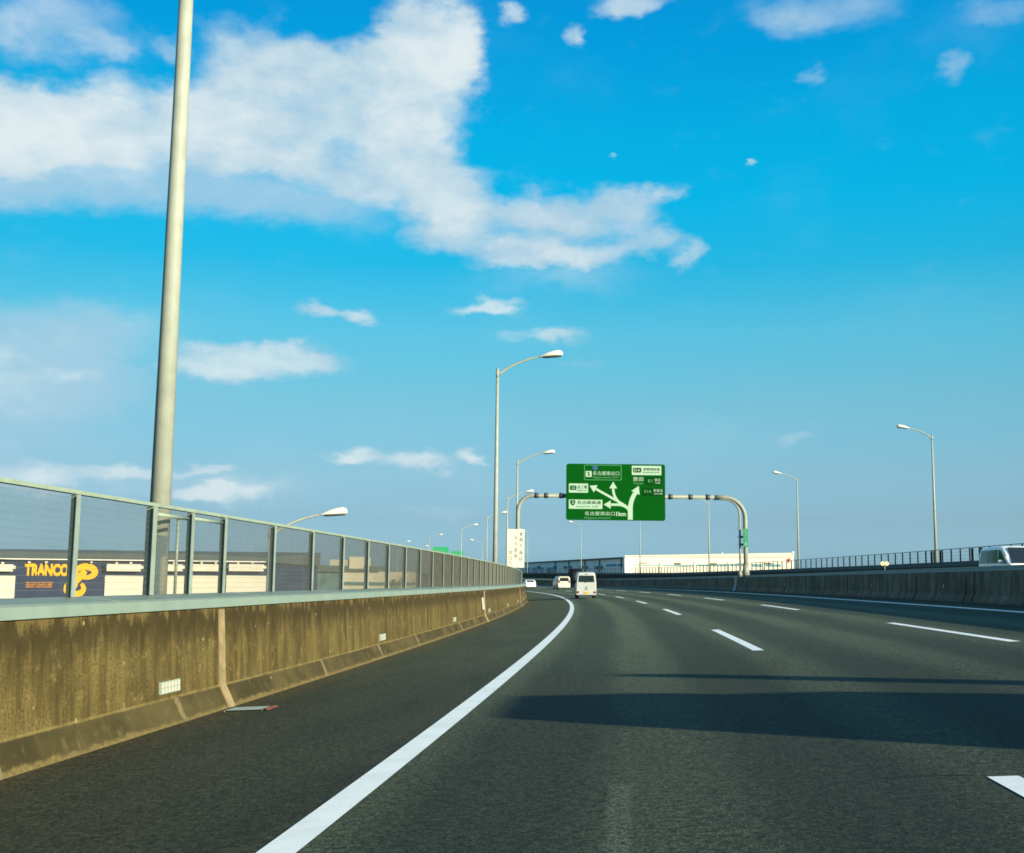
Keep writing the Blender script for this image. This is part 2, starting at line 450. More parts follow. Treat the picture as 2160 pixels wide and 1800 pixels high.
def concrete_left():
    g = G('weathered_concrete', .9, .2); u = g.sep(g.uv); z = u[1]
    st = g.noise(g.scale(g.uv, (3.6, .38, 1)), 1.0, 6, .68); st2 = g.noise(g.scale(g.uv, (15, .9, 1)), 1.0, 4, .7)
    bl = g.noise(g.scale(g.uv, (.75, 1.1, 1)), 1.0, 6, .62); gr = g.noise(g.uv, 38, 5, .75); mo = g.noise(g.scale(g.uv, (6, 5, 1)), 1.0, 6, .7)
    c = g.mix(g.rng(st, .34, .64), (.062, .045, .014), (.185, .138, .052))
    c = g.mix(g.rng(st2, .52, .72, 0, .6), c, (.235, .178, .074))
    c = g.mix(g.rng(st2, .48, .30, 0, .5), c, (.060, .044, .015))
    c = g.mix(g.rng(bl, .48, .68, 0, .6), c, (.066, .050, .018)); c = g.mix(g.rng(bl, .47, .30, 0, .55), c, (.215, .165, .070))
    c = g.mix(g.rng(mo, .52, .70, 0, .8), c, (.26, .20, .085))
    c = g.mix(g.rng(gr, .54, .36, 0, .75), c, (.045, .034, .013))
    # ragged dark growth below the rail, pale runs above it
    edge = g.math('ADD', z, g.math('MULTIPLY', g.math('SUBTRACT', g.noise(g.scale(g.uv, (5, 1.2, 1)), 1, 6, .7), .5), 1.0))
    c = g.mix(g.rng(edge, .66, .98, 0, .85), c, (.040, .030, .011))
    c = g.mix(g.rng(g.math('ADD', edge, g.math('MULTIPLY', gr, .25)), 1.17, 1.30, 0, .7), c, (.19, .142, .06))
    # foot: grey dusty chamfer with a silt line
    foot = g.rng(g.math('ADD', z, g.math('MULTIPLY', g.math('SUBTRACT', gr, .5), .03)), .225, .252, 1, 0)
    c = g.mix(foot, c, g.mix(g.rng(bl, .35, .65), (.045, .037, .016), (.098, .078, .034)))
    c = g.mix(g.math('MULTIPLY', foot, g.rng(mo, .52, .70, 0, .7)), c, (.150, .118, .052))
    rim = g.math('MULTIPLY', g.rng(z, .232, .246), g.rng(z, .268, .254)); c = g.mix(g.math('MULTIPLY', rim, g.rng(mo, .35, .6, .25, .9)), c, (.23, .175, .075))
    silt = g.rng(g.math('ADD', z, g.math('ADD', g.math('MULTIPLY', g.math('SUBTRACT', bl, .5), .10), g.math('MULTIPLY', g.math('SUBTRACT', mo, .5), .14))), .015, .055, 1, 0)
    c = g.mix(silt, c, g.mix(g.rng(gr, .4, .6), (.13, .098, .042), (.215, .165, .075)))
    dots = g.vor(g.scale(g.uv, (1, 1, 1)), 3.4); c = g.mix(g.rng(dots.outputs['Distance'], .05, .085, 1, 0), c, (.32, .27, .14))
    return g.done(c, g.math('ADD', gr, st), .35, .012, (.70, .71, .585))


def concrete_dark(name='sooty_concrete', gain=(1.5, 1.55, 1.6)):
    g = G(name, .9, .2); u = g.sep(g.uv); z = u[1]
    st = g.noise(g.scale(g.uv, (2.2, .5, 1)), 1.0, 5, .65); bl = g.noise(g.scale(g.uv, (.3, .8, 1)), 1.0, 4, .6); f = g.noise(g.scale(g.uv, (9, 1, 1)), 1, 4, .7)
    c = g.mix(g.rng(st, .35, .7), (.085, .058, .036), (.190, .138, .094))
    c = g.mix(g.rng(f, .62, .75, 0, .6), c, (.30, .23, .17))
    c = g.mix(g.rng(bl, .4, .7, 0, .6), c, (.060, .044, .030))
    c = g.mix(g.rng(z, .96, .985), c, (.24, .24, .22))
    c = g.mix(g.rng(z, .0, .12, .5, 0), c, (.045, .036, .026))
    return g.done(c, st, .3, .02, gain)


M = {
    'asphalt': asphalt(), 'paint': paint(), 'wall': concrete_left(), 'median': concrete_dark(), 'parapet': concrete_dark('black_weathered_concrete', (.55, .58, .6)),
    'seal': mat('joint_mortar', (.26, .20, .10), .85, 0, .25, 9, .2),
    'fillet': mat('fillet_mortar', (.155, .122, .058), .9, 0, .35, 14, .3),
    'cap': mat('painted_steel_rail', (.205, .272, .225), .45, 0, .10, 2.5, .05, .4),
    'rail': mat('galvanised_rail', (.27, .34, .26), .5, .0, .12, 6),
    'post': mat('galvanised_post', (.235, .295, .245), .6, .0, .15, 5),
    'wire': mat('weathered_wire', (.125, .130, .10), .7, .0, .15, 3),
    'pole': mat('galvanised_pole', (.315, .345, .285), .6, .0, .10, 5, 0, .3),
    'gantry': mat('painted_gantry', (.235, .265, .215), .55, .0, .08, 3),
    'lamp': mat('lamp_housing', (.66, .66, .58), .45, .0, .06, 3),
    'lens': mat('lamp_glass', (.10, .14, .13), .15),
    'darkmetal': mat('dark_steel', (.045, .055, .060), .5, .0, .2, 4),
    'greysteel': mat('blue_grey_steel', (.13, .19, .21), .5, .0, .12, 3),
    'green': mat('sign_green', (.0006, .070, .0045), .7, 0, .06, 1.2, 0, .03),
    'deepgreen': mat('sign_deep_green', (.0005, .045, .0035), .7, 0, .06, 1.2, 0, .03),
    'signwhite': mat('sign_white', (.34, .49, .38), .5, 0, .04, 2, 0, .3),
    'palegreen': mat('sign_pale_green', (.06, .26, .11), .5),
    'signblue': mat('sign_blue', (.003, .065, .20), .6),
    'signgrey': mat('sign_ink', (.16, .165, .11), .6),
    'white': mat('white_car_paint', (.43, .46, .45), .25, 0, .02, 2),
    'offwhite': mat('cream_car_paint', (.60, .57, .47), .25, 0, .02, 2),
    'creamwhite': mat('cream_sign_face', (.60, .61, .50), .5, 0, .03, 2, 0, .2), 'brightwhite': mat('bright_white_paint', (.90, .90, .86), .25, 0, .02, 2, k=1), 'black': mat('black_car_paint', (.008, .009, .011), .7, 0, .1, 2, 0, .06),
    'glass': mat('tinted_glass', (.012, .022, .028), .08, 0, .1, 3, 0, .6),
    'rubber': mat('tyre_rubber', (.012, .013, .014), .9, 0, .2, 20),
    'alloy': mat('wheel_alloy', (.35, .36, .36), .4, .6),
    'red': mat('tail_lamp_red', (.14, .008, .010), .25), 'amber': mat('amber_reflector', (.75, .24, .03), .3),
    'paleyellow': mat('pale_yellow_reflector', (.85, .74, .36), .4), 'plate': mat('yellow_plate', (.62, .33, .004), .5), 'plastic': mat('black_plastic', (.02, .021, .022), .7),
    'clear': mat('headlamp_clear', (.55, .60, .62), .12), 'reflector': mat('white_reflector', (.52, .52, .45), .4),
    'rust': mat('rusty_steel', (.24, .06, .02), .8, 0, .3, 8), 'grate': mat('grate_steel', (.44, .52, .48), .6, 0, .15, 9),
    'navy': mat('navy_cladding', (.013, .030, .088), .6, 0, .12, .4), 'orange': mat('orange_lettering', (1.0, .50, .008), .5), 'orange2': mat('dull_orange_lettering', (.50, .20, .03), .5),
    'cream': mat('cream_shutter', (.80, .74, .58), .6, 0, .04, .3), 'roofgrey': mat('roof_grey', (.075, .10, .10), .7, 0, .15, .2),
    'wh_white': mat('warehouse_white', (.92, .87, .70), .6, 0, .05, .15), 'wh_grey': mat('warehouse_grey', (1.0, .92, .84), .6, 0, .08, .2),
    'wh_blue': mat('warehouse_blue', (.012, .24, .42), .5, 0, .15, .3), 'wh_teal': mat('window_band_teal', (.18, .42, .46), .3, 0, .2, .4),
    'wh_brown': mat('brown_sign', (.22, .16, .07), .7, 0, .3, .5), 'wh_red': mat('red_mark', (.5, .05, .03), .6),
    'beige': mat('beige_render', (.50, .46, .33), .8, 0, .08, .2), 'beige2': mat('pale_render', (.66, .60, .43), .8, 0, .08, .2),
    'curtain': mat('glazed_front', (.10, .19, .19), .3, 0, .25, .5), 'leaf': mat('foliage', (.045, .075, .03), .8, 0, .4, 1.2),
}


def ground_mat():
    g = G('city_ground', .95, .1)
    n = g.noise(g.obj, .02, 6, .6); m2 = g.vor(g.obj, .03)
    c = g.mix(g.rng(n, .35, .65), (.10, .12, .09), (.17, .17, .15)); c = g.mix(g.rng(g.sep(m2.outputs['Color'])[0], .3, .8, 0, .5), c, (.13, .15, .15))
    return g.done(c)


# ------------------------------------------------------------------ the setting
GZ = -8.0
mb = MB(); mb.face([(-4000, -4000, GZ), (4000, -4000, GZ), (4000, 4000, GZ), (-4000, 4000, GZ)])
struct(mb.build('ground', ground_mat()))
SR = np.concatenate([np.arange(-40, 60, 1.0), np.arange(60, 421, 3.0)])
DL, DR = -2.80, 12.57
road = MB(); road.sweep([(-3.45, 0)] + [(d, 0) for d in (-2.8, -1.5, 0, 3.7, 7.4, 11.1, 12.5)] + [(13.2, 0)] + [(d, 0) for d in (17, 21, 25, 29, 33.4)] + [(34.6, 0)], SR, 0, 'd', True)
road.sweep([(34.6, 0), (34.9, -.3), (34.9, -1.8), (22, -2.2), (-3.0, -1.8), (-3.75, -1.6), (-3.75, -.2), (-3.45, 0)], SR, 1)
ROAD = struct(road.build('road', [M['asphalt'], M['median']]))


def strip(name, d0, d1, ss, z=.004):
    b = MB(); b.sweep([(d0, z), (d1, z)], ss, 0, 'd'); return b.build(name, M['paint'], ROAD)


strip('edge_line', -.10, .10, SR); D3 = W1 + W2 + W3
strip('edge_line', D3 - .09, D3 + .09, SR)
for k in range(-1, 16):
    for dd, s1 in ((W1, 7.11), (W1 + W2, 26.6 - 20)):
        e = s1 + 20 * k; strip('lane_dash', dd - .085, dd + .085, np.linspace(e - 8, e, 9))
strip('edge_line', 14.2, 14.36, SR)
for k in range(0, 17):
    for dd in (18.0, 21.7): strip('lane_dash', dd - .08, dd + .08, np.linspace(12 + 20 * k, 20 + 20 * k, 5))
strip('edge_line', 25.5, 25.66, SR)

# ------------------------------------------------------------------ left parapet wall
SW = np.concatenate([np.arange(-12, 70, .5), np.arange(70, 200, 2.0)])
A0 = rf(10, -3.1, 0)
wall = thing('concrete_wall', 'stained brown concrete parapet along the left shoulder with pale green rail on top', 'wall', A0)
b = MB(); b.sweep([(-2.80, 0), (-2.815, .03), (-2.925, .25), (-2.975, 1.12), (-3.36, 1.12), (-3.36, 0)], SW, 0, 'z')
b.build('wall_body', M['wall'], wall, A0)
b = MB(); b.sweep([(-2.957, 1.116), (-2.935, 1.118), (-2.948, 1.212), (-2.985, 1.232), (-3.33, 1.288), (-3.42, 1.288), (-3.425, 1.124)], SW, 0, 'z')
for s in np.arange(-6, 120, 4.1):      # sleeve joints of the rail
    b.solid([(-2.931, 1.120), (-2.944, 1.214), (-2.983, 1.236), (-3.33, 1.292), (-3.33, 1.26), (-2.975, 1.20)], [s, s + .035], 0)
b.build('cap_rail', M['cap'], wall, A0)


def joint(s, w, top=1.09):
    b = MB(); ss = [s, s + w * .5, s + w]
    b.solid([(-2.78, .005), (-2.905, .255), (-2.958, top), (-2.985, top), (-2.94, .25), (-2.83, .005)], ss); b.build('joint_seal', M['seal'], wall, A0)


joint(13.05, .17); joint(41.2, .35); joint(68, .3)
for s in (4.0, 8.2, 11.7, 17.4, 21.6, 25.7, 33.5, 37.4, 45.6, 49.7, 53.8, 58, 62, 66, 72, 76):   # fillets over the construction joints of the foot only
    b = MB(); b.solid([(-2.795, .005), (-2.90, .235), (-2.93, .255), (-2.93, .22), (-2.83, .005)], [s, s + .05, s + .10]); b.build('joint_fillet', M['fillet'], wall, A0)
for s in (1.2, 11.6, 22.1, 32.5, 43.1, 53.5, 64, 74.5, 85):
    w = .5; b = MB(); face = lambda z: -2.925 - .0575 * (z - .25)
    b.solid([(face(.305) + .002, .305), (face(.305) + .022, .305), (face(.425) + .022, .425), (face(.425) + .002, .425)], [s - w / 2, s + w / 2], 1)
    for i in range(6):
        for j in range(2):
            s0 = s - w / 2 + .008 + i * (w - .012) / 6; z0 = .313 + j * .055
            b.face([rf(s0, face(z0) + .025, z0), rf(s0 + .068, face(z0) + .025, z0), rf(s0 + .068, face(z0) + .025, z0 + .045), rf(s0, face(z0) + .025, z0 + .045)], 0)
    b.build('reflector', [M['reflector'], M['rail']], wall, A0)
b = MB(); b.solid([(-2.90, .45), (-2.86, .45), (-2.90, .86), (-2.94, .86)], [40.2, 40.55]); b.build('marker_strip', M['reflector'], wall, A0)

# drain cover beside the parapet
g0 = rf(12.75, -2.55, 0)
gr = thing('drain_grate', 'grey steel drain cover with a rusty end lying on the shoulder by the wall', 'drain cover', g0)
b = MB(); b.sweep([(-2.70, .012), (-2.28, .012)], [12.60, 12.72, 12.84, 12.96]); b.sweep([(-2.28, .012), (-2.28, .0)], [12.60, 12.96]); b.sweep([(-2.70, 0), (-2.70, .012)], [12.60, 12.96]); b.build('cover', M['grate'], gr, g0)
b = MB(); b.sweep([(-2.285, .014), (-2.235, .016), (-2.21, .004)], [12.58, 12.75, 12.98]); b.build('rusty_end', M['rust'], gr, g0)

# ------------------------------------------------------------------ left mesh fence on the parapet
DF, ZF, ZC = -3.30, 2.192, 1.284
F0 = rf(10, DF, ZC)
fence = thing('mesh_fence', 'galvanised wire mesh fence standing on the left parapet wall', 'fence', F0)
SF = np.concatenate([np.arange(-5.9, 80, 2.05 / 2), np.arange(80, 136, 2.05)])
b = MB(); b.solid([(DF + .026, ZF + .005), (DF + .026, ZF + .04), (DF - .026, ZF + .04), (DF - .026, ZF + .005)], SF); b.build('top_rail', M['rail'], fence, F0)


def hpost(b, s, w=.05, dp=.066, z0=ZC, z1=ZF, d=DF):
    P, Hh = rf(s, d, 0), heading(s); rz = -Hh
    def L(x, y): return (P.x + x * math.cos(rz) - y * math.sin(rz), P.y + x * math.sin(rz) + y * math.cos(rz))
    zc, h = P.z + (z0 + z1) / 2, z1 - z0
    for x, y, sx, sy in ((dp / 2 - .004, -w / 2, .008, w), (-.004, 0, dp - .008, .007)):      # angle section: flange to the road, web behind it
        px, py = L(x, y); b.box((px, py, zc), (sx, sy, h), 0, rz)


FPOSTS = [-2.25, -.2, 1.85, 3.9, 5.95, 8.0, 10.15, 11.85, 12.95, 14.05] + [16.1 + 2.06 * k for k in range(58)]
for i, s in enumerate(FPOSTS):
    b = MB(); big = abs(s - 11.85) < .1
    hpost(b, s, .095 if big else .072, .12 if big else .092)
    b.build('fence_post', M['post'], fence, F0)


def mesh_panel(L, H, dv=.021, dh=.062, r=.0015):
    b = MB(); n = int(L / dv)
    for i in range(1, n):
        y = i * L / n
        b.face([(0, y - r, 0), (0, y + r, 0), (0, y + r, H), (0, y - r, H)]); b.face([(-r, y, 0), (r, y, 0), (r, y, H), (-r, y, H)])
    k = int(H / dh)
    for j in range(1, k + 1):
        z = j * H / (k + .5); q = .0011
        b.face([(q, 0, z - q), (q, L, z - q), (q, L, z + q), (q, 0, z + q)]); b.face([(-q, 0, z + q), (-q, L, z + q), (q, L, z + q), (q, 0, z + q)])
    me = b.build('mesh_panel', M['wire'], fence).data
    return me


for o in [o for o in fence.children if o.name.startswith('mesh_panel')]: bpy.data.objects.remove(o)
PAN = {}
for a, c in zip(FPOSTS, FPOSTS[1:]):
    pa, pc = rf(a, DF, 0), rf(c, DF, 0); L = round((pc - pa).length, 2)
    if L not in PAN:
        PAN[L] = mesh_panel(L, ZF - ZC)
        for o in [o for o in fence.children if o.data is PAN[L]]: bpy.data.objects.remove(o)
    o = bpy.data.objects.new('mesh_panel', PAN[L]); col.objects.link(o); o.parent = fence
    o.location = Vector((pa.x, pa.y, pa.z + ZC)) - F0
    v = pc - pa; o.rotation_euler = (math.atan2(v.z, math.hypot(v.x, v.y)), 0, math.atan2(-v.x, v.y))
b = MB(); q = rf(11.95, DF, 0); q2 = rf(12.87, DF, 0)
b.tube([rf(11.97, DF, ZF - .07), rf(12.86, DF, ZF - .07)], .02, 6); b.tube([rf(13.02, DF, ZF - .06), rf(13.98, DF, ZF - .06)], .02, 6)
b.tube([rf(12.62, DF - .02, ZC), rf(12.62, DF - .02, ZF - .07)], .018, 6); b.build('gate_frame', M['rail'], fence, F0)

# ------------------------------------------------------------------ lamp posts
def curve_pts(p0, p1, p2, n=10):
    return [p0 * (1 - t) ** 2 + p1 * 2 * t * (1 - t) + p2 * t * t for t in [i / n for i in range(n + 1)]]


def make_lamp(name, label, loc, rz, H, r0, r1, group, base=True):
    """a lamp post whose arm reaches out along local +x"""
    t = thing(name, label, 'street lamp', loc, rz, group)
    b = MB(); b.tube([(0, 0, 0), (0, 0, H * .5), (0, 0, H)], [r0, (r0 + r1) / 2, r1], 16); b.build('pole', M['pole'], t)
    b = MB(); b.tube([(0, 0, 0), (0, 0, .03)], r0 * 1.75, 12)
    for k in range(4):
        a = R(45 + 90 * k); b.tube([(r0 * 1.4 * math.cos(a), r0 * 1.4 * math.sin(a), .03), (r0 * 1.4 * math.cos(a), r0 * 1.4 * math.sin(a), .09)], .018, 6)
    b.build('base_plate', M['rail'], t)
    b = MB()
    pts = curve_pts(Vector((0, 0, H - .32)), Vector((.85, 0, H + .42)), Vector((2.25, 0, H + .66)), 12)
    b.tube(pts, [.068 - .026 * i / 12 for i in range(13)], 8); b.tube([(0, 0, H - .42), (0, 0, H - .12)], r1 * 1.25, 12); b.tube([(0, 0, H), (0, 0, H + .03)], r1 * 1.1, 12)
    b.build('arm', M['pole'], t)
    # luminaire: a flattened teardrop housing with a dark bowl under it
    hd = MB(); rings = []
    for x, w, h in ((2.05, .045, .045), (2.15, .06, .055), (2.27, .13, .12), (2.5, .19, .20), (2.78, .215, .26), (3.02, .20, .275), (3.18, .15, .22), (3.24, .08, .12)):
        z0 = H + .62 + .085 * (x - 2.05)
        rings.append([(x, w * math.cos(a), z0 + (h * math.sin(a) if a <= math.pi else .03 * math.sin(a))) for a in [2 * math.pi * k / 14 for k in range(14)]])
    hd.grid(rings, 0, True, None, True, True); head = hd.build('lamp_head', M['lamp'], t)
    ln = MB(); rings = []
    for x, w in ((2.22, .08), (2.35, .15), (2.6, .185), (2.95, .185), (3.14, .13), (3.20, .07)):
        z0 = H + .615 + .085 * (x - 2.05)
        rings.append([(x, w * math.cos(a), z0 - .09 * math.sin(a) * min(1, w / .13)) for a in [math.pi * k / 8 for k in range(9)]])
    ln.grid(rings, 0, False, None, True, False); ln.build('lamp_glass', M['lens'], head)
    return t


LS, L0 = 43.8337, 13.164
labsL = ['tall thick lamp pole close in front at left, its top cut off by the frame',
         'tall curved-arm lamp post rising from the left parapet before the white vertical sign',
         'lamp post behind the left gantry column, its lamp right of the tall near post',
         'small lamp post seen just left of the gantry column and white vertical sign',
         'faint lamp post immediately left of the tall curved-arm post above the fence',
         'faint distant lamp post above the far green sign left of the tall post',
         'farthest tiny lamp above the left fence end of the row']
lampL = None; GL = 'street lamps along the left parapet'
for k in range(6):
    s = L0 + LS * k; loc = rf(s, -3.76, 1.0); rz = -heading(s)
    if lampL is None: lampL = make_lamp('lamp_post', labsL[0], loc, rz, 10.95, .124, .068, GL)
    else: dup(lampL, loc, rz, labsL[k])
# steel bracket ledge carrying each pole outside the wall
labsR = ['large lamp post with left-reaching arm at the far right, nearest of its row',
         'lamp post with left-reaching arm between the gantry column and the far right post',
         'slim lamp pole under the right half of the gantry beam, its head hidden by it',
         'slim lamp pole standing below the big green sign in front of the white warehouse',
         'lamp post above the grey warehouse and dark van, its lamp under the sign corner',
         'faint lamp post right of the white vertical sign, standing before blue doors']
R0 = 107.47; lampR = None; GRP = 'street lamps along the far right fence'
for k in range(6):
    s = R0 + LS * k; loc = rf(s, 34.87, 1.15); rz = math.pi - heading(s)
    if lampR is None: lampR = make_lamp('lamp_post', labsR[0], loc, rz, 12.0, .135, .07, GRP)
    else: dup(lampR, loc, rz, labsR[k])

# flat blue-grey plate set before the foot of the near post
p = rf(13.0, -3.66, 1.0)
plate_mb = MB()
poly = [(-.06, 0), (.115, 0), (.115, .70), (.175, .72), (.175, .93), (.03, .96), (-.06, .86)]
plate_mb.prism(poly, -.16, -.13, 0)
cb = plate_mb.build('pole_plate', M['greysteel'], lampL); cb.location = (0, -.03, .02)

# lamp on the lower road left of the viaduct
p = at(571, 1110, 50)
make_lamp('lamp_post', 'single lamp whose arm and head show above the left fence between gate and warehouse', (p.x, p.y, GZ), R(8), p.z - GZ - .1, .13, .07, None)

# tiny far lamps of the interchange beyond the fence
for (u, v, D, lab) in ((996, 1139, 300, 'tiny far lamp close beside the tall post, lowest of the lamps there'), (902, 1152, 330, 'tiny far lamp low above the fence, just before the far green sign'),
                       (860, 1142, 300, 'tiny far lamp leftmost above the middle of the fence'), (928, 1128, 290, 'tiny far lamp above the larger far green sign')):
    p = at(u, v, D); left = 'leftmost' in lab or 'above the larger' in lab
    make_lamp('lamp_post', lab, (p.x - 2.6 if left else p.x + 2.6, p.y, GZ), 0 if left else math.pi, p.z - GZ - .75, .15, .07, 'tiny lamps of the far interchange')

# ------------------------------------------------------------------ median wall
SM = np.concatenate([np.arange(-30, 140, 1.0), np.arange(140, 421, 3.0)])
m0 = rf(60, 12.9, 0)
med = thing('median_wall', 'dark sooty concrete median barrier along the right shoulder', 'wall', m0)
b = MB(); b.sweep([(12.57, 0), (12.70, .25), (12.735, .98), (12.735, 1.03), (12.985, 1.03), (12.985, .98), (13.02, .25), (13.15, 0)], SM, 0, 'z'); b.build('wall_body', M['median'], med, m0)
b = MB(); b.solid([(12.76, 1.033), (12.76, 1.11), (12.96, 1.11), (12.96, 1.033)], np.arange(-30, 200, 2.0)); b.build('coping', M['post'], med, m0)
for s in np.arange(20.9, 220, 9.87):
    b = MB(); b.solid([(12.711, .44), (12.68, .44), (12.685, .56), (12.716, .56)], [s - .05, s + .05]); b.build('reflector', M['amber'], med, m0)
for s in (33.0, 37.5, 38.3, 44, 55, 70, 83):
    b = MB(); b.solid([(12.555, .005), (12.675, .25), (12.72, .9), (12.74, .9), (12.71, .25), (12.6, .005)], [s, s + .09]); b.build('joint_seal', M['wall'], med, m0)
b = MB(); b.solid([(12.52, .005), (12.64, .28), (12.70, 1.0), (12.74, 1.0), (12.71, .25), (12.6, .005)], [87.2, 88.3]); b.build('drain_pipe_cover', M['greysteel'], med, m0)

# yellow twin delineator on the median
q = rf(49.0, 12.86, 1.11); dl = thing('delineator', 'small yellow twin-disc delineator on the median wall top', 'delineator', q, -heading(49))
b = MB(); b.tube([(0, 0, 0), (0, 0, .20)], .018, 6); b.build('stem', M['post'], dl)
for x in (-.085, .085):
    b = MB(); b.tube([(x, -.02, .27), (x, .02, .27)], .085, 14); b.build('disc', M['paleyellow'], dl)

# ------------------------------------------------------------------ far right parapet and its fence
SO = np.concatenate([np.arange(-20, 140, 2.0), np.arange(140, 421, 4.0)])
o0 = rf(110, 34, 0)
op = thing('parapet_wall', 'dark concrete parapet beyond the oncoming lanes carrying the picket fence', 'wall', o0)
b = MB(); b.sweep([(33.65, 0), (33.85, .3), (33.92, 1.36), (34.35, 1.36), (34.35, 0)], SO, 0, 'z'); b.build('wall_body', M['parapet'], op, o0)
f0 = rf(110, 34.1, 1.36)
of = thing('rail_fence', 'long thin post and mesh fence on the far right parapet', 'fence', f0)
b = MB(); b.solid([(34.13, 2.42), (34.13, 2.48), (34.07, 2.48), (34.07, 2.42)], SO); b.build('top_rail', M['post'], of, f0)
rest = MB()
for i in range(-34, 152):
    s = 86 + 2.0 * i; bb = MB() if 0 <= i < 99 else rest
    hpost(bb, s, .11 if i % 11 else .16, .09, 1.36, 2.42, 34.1)
    if 0 <= i < 99: bb.build('fence_post', M['darkmetal'], of, f0)
o = rest.build('distant_posts', M['darkmetal'], of, f0); o['kind'] = 'stuff'
b = MB()
for s in np.arange(18, 390, .06):
    a, c = rf(s, 34.1, 1.36), rf(s + .005, 34.1, 1.36); b.face([a, c, (c.x, c.y, c.z + 1.06), (a.x, a.y, a.z + 1.06)])
for z in (1.55, 1.85, 2.15): b.solid([(34.105, z), (34.105, z + .012), (34.095, z + .012), (34.095, z)], SO)
b.build('wire_mesh', M['wire'], of, f0)
for s, dz in ((104.5, .85), (106.6, .85), (97.5, .85), (95.6, .85)):
    b = MB(); hpost(b, s, .28, .1, 1.36, 2.40, 34.08); b.build('gate_post', M['darkmetal'], of, f0)

# ------------------------------------------------------------------ gantry
GS = 84.5
pl, pr = rf(GS, -3.55, 1.0), rf(GS, 12.87, 1.10)
ga = thing('sign_gantry', 'pale portal gantry of round tube spanning the road and carrying the big sign', 'gantry', (pl.x, pl.y, pl.z))
gx = Vector((pr.x - pl.x, pr.y - pl.y, 0)); GW = gx.length; gdir = gx / GW; GRZ = math.atan2(gdir.y, gdir.x)
ga.rotation_euler = (0, 0, GRZ)
BZ = 7.22 - pl.z                         # beam axis above the left foot
rise = pr.z - pl.z


def arc(cx, cz, r, a0, a1, n=8): return [(cx + r * math.cos(R(a0 + (a1 - a0) * i / n)), 0, cz + r * math.sin(R(a0 + (a1 - a0) * i / n))) for i in range(n + 1)]


b = MB(); b.tube([(0, 0, 0), (0, 0, 2.0)] + arc(1.15, BZ - 1.15, 1.15, 180, 90) + [(3.0, 0, BZ)], .15, 14); b.build('column', M['gantry'], ga)
b = MB(); b.tube([(GW, 0, rise), (GW, 0, rise + 2)] + arc(GW - 1.5, BZ - 1.5, 1.5, 0, 90) + [(GW - 2.2, 0, BZ)], .158, 14); b.tube([(GW, 0, rise - .05), (GW, 0, rise + .75)], [.27, .2], 12); b.build('column', M['gantry'], ga)
b = MB(); b.tube([(3.0, 0, BZ), (GW - 2.2, 0, BZ)], .148, 14); b.build('beam', M['gantry'], ga)
b = MB(); b.tube([(GW - .40, 0, rise + .35), (GW - .40, 0, rise + 2)] + arc(GW - 1.5, BZ - 1.25, 1.10, 0, 90) + [(GW - 2.3, 0, BZ - .12)], .075, 10); b.tube([(GW - .42, 0, rise - .1), (GW - .42, 0, rise + .36)], [.20, .13], 8, 0); b.build('conduit', M['gantry'], ga)
for x in (.35 + 1.0, 2.05, 3.15, 3.6, 11.05, 12.5, 13.75):
    b = MB(); b.tube([(x - .15, 0, BZ), (x + .15, 0, BZ)], .185, 12); b.tube([(x - .08, 0, BZ - .2), (x - .08, 0, BZ + .26)], .03, 6); b.build('flange', M['darkmetal'], ga)
for z in (BZ - 2.2, 2.75 + rise, 2.2 + rise, .75 + rise):
    b = MB(); b.box((GW - .3, 0, z), (.55, .1, .16)); b.build('clamp', M['greysteel'], ga)
b = MB(); b.tube([(0, 0, 3.45), (0, 0, 3.6)], .23, 12); b.box((0, -.05, 3.5), (.9, .08, .08)); b.build('clamp', M['darkmetal'], ga)

# ------------------------------------------------------------------ big green sign
SY = 83.8
c0 = at(1298.5, 1038.5, SY); PPM = F_PX / SY * 1.004
SWd, SHt = 209.5 / PPM, 119.5 / PPM
sg = thing('road_sign', 'big green overhead direction sign with white arrows hung on the gantry', 'road sign', (c0.x, c0.y, c0.z), GRZ)
MS = [M['green'], M['signwhite'], M['palegreen'], M['deepgreen'], M['signblue']]
b = MB(); X = lambda x: ((x - 120) / 1830 - .5) * SWd; Z = lambda y: (.5 - (y - 165) / 1040) * SHt
b.prism(rrect(-SWd / 2, -SHt / 2, SWd / 2, SHt / 2, .17), -.05, .05, 0)
Y1, Y2, Y3 = -.062, -.074, -.086


def sbox(x0, y0, x1, y1, y, m, r=.06): flat(b, rrect(X(x0), Z(y1), X(x1), Z(y0), r, 4), y, m)
def stext(t, x0, y0, x1, y1, y, m, bold=.012): text(b, t, X(x0), Z(y1), X(x1), Z(y0), y, m, bold)


sbox(452, 183, 1142, 467, Y1, 2, .08); sbox(463, 193, 1131, 457, Y1 - .006, 0, .06)
flat(b, [(X(655) + .19 * math.cos(a), Z(238) - .19 * math.sin(a)) for a in [k * 2 * math.pi / 20 for k in range(20)]][::1], Y2, 4)
sbox(480, 300, 590, 410, Y2, 1, .04); stext('5', 515, 318, 558, 394, Y3, 0, .03)
stext('名古屋南出口', 612, 300, 1100, 376, Y2, 1, 0); stext('Nagoya-minami EXIT', 610, 398, 1095, 440, Y2, 2)
sbox(1335, 193, 1880, 365, Y1, 1, .03); sbox(1360, 233, 1510, 318, Y2, 3, .05); stext('E1A', 1378, 252, 1492, 300, Y3, 1)
stext('伊勢湾岸道', 1545, 230, 1852, 285, Y2, 0, .014); stext('ISEWANGAN EXPWY', 1540, 302, 1855, 328, Y2, 2)
stext('豊田', 1355, 402, 1545, 476, Y1, 1, 0); stext('Toyota', 1358, 500, 1540, 545, Y1, 2)
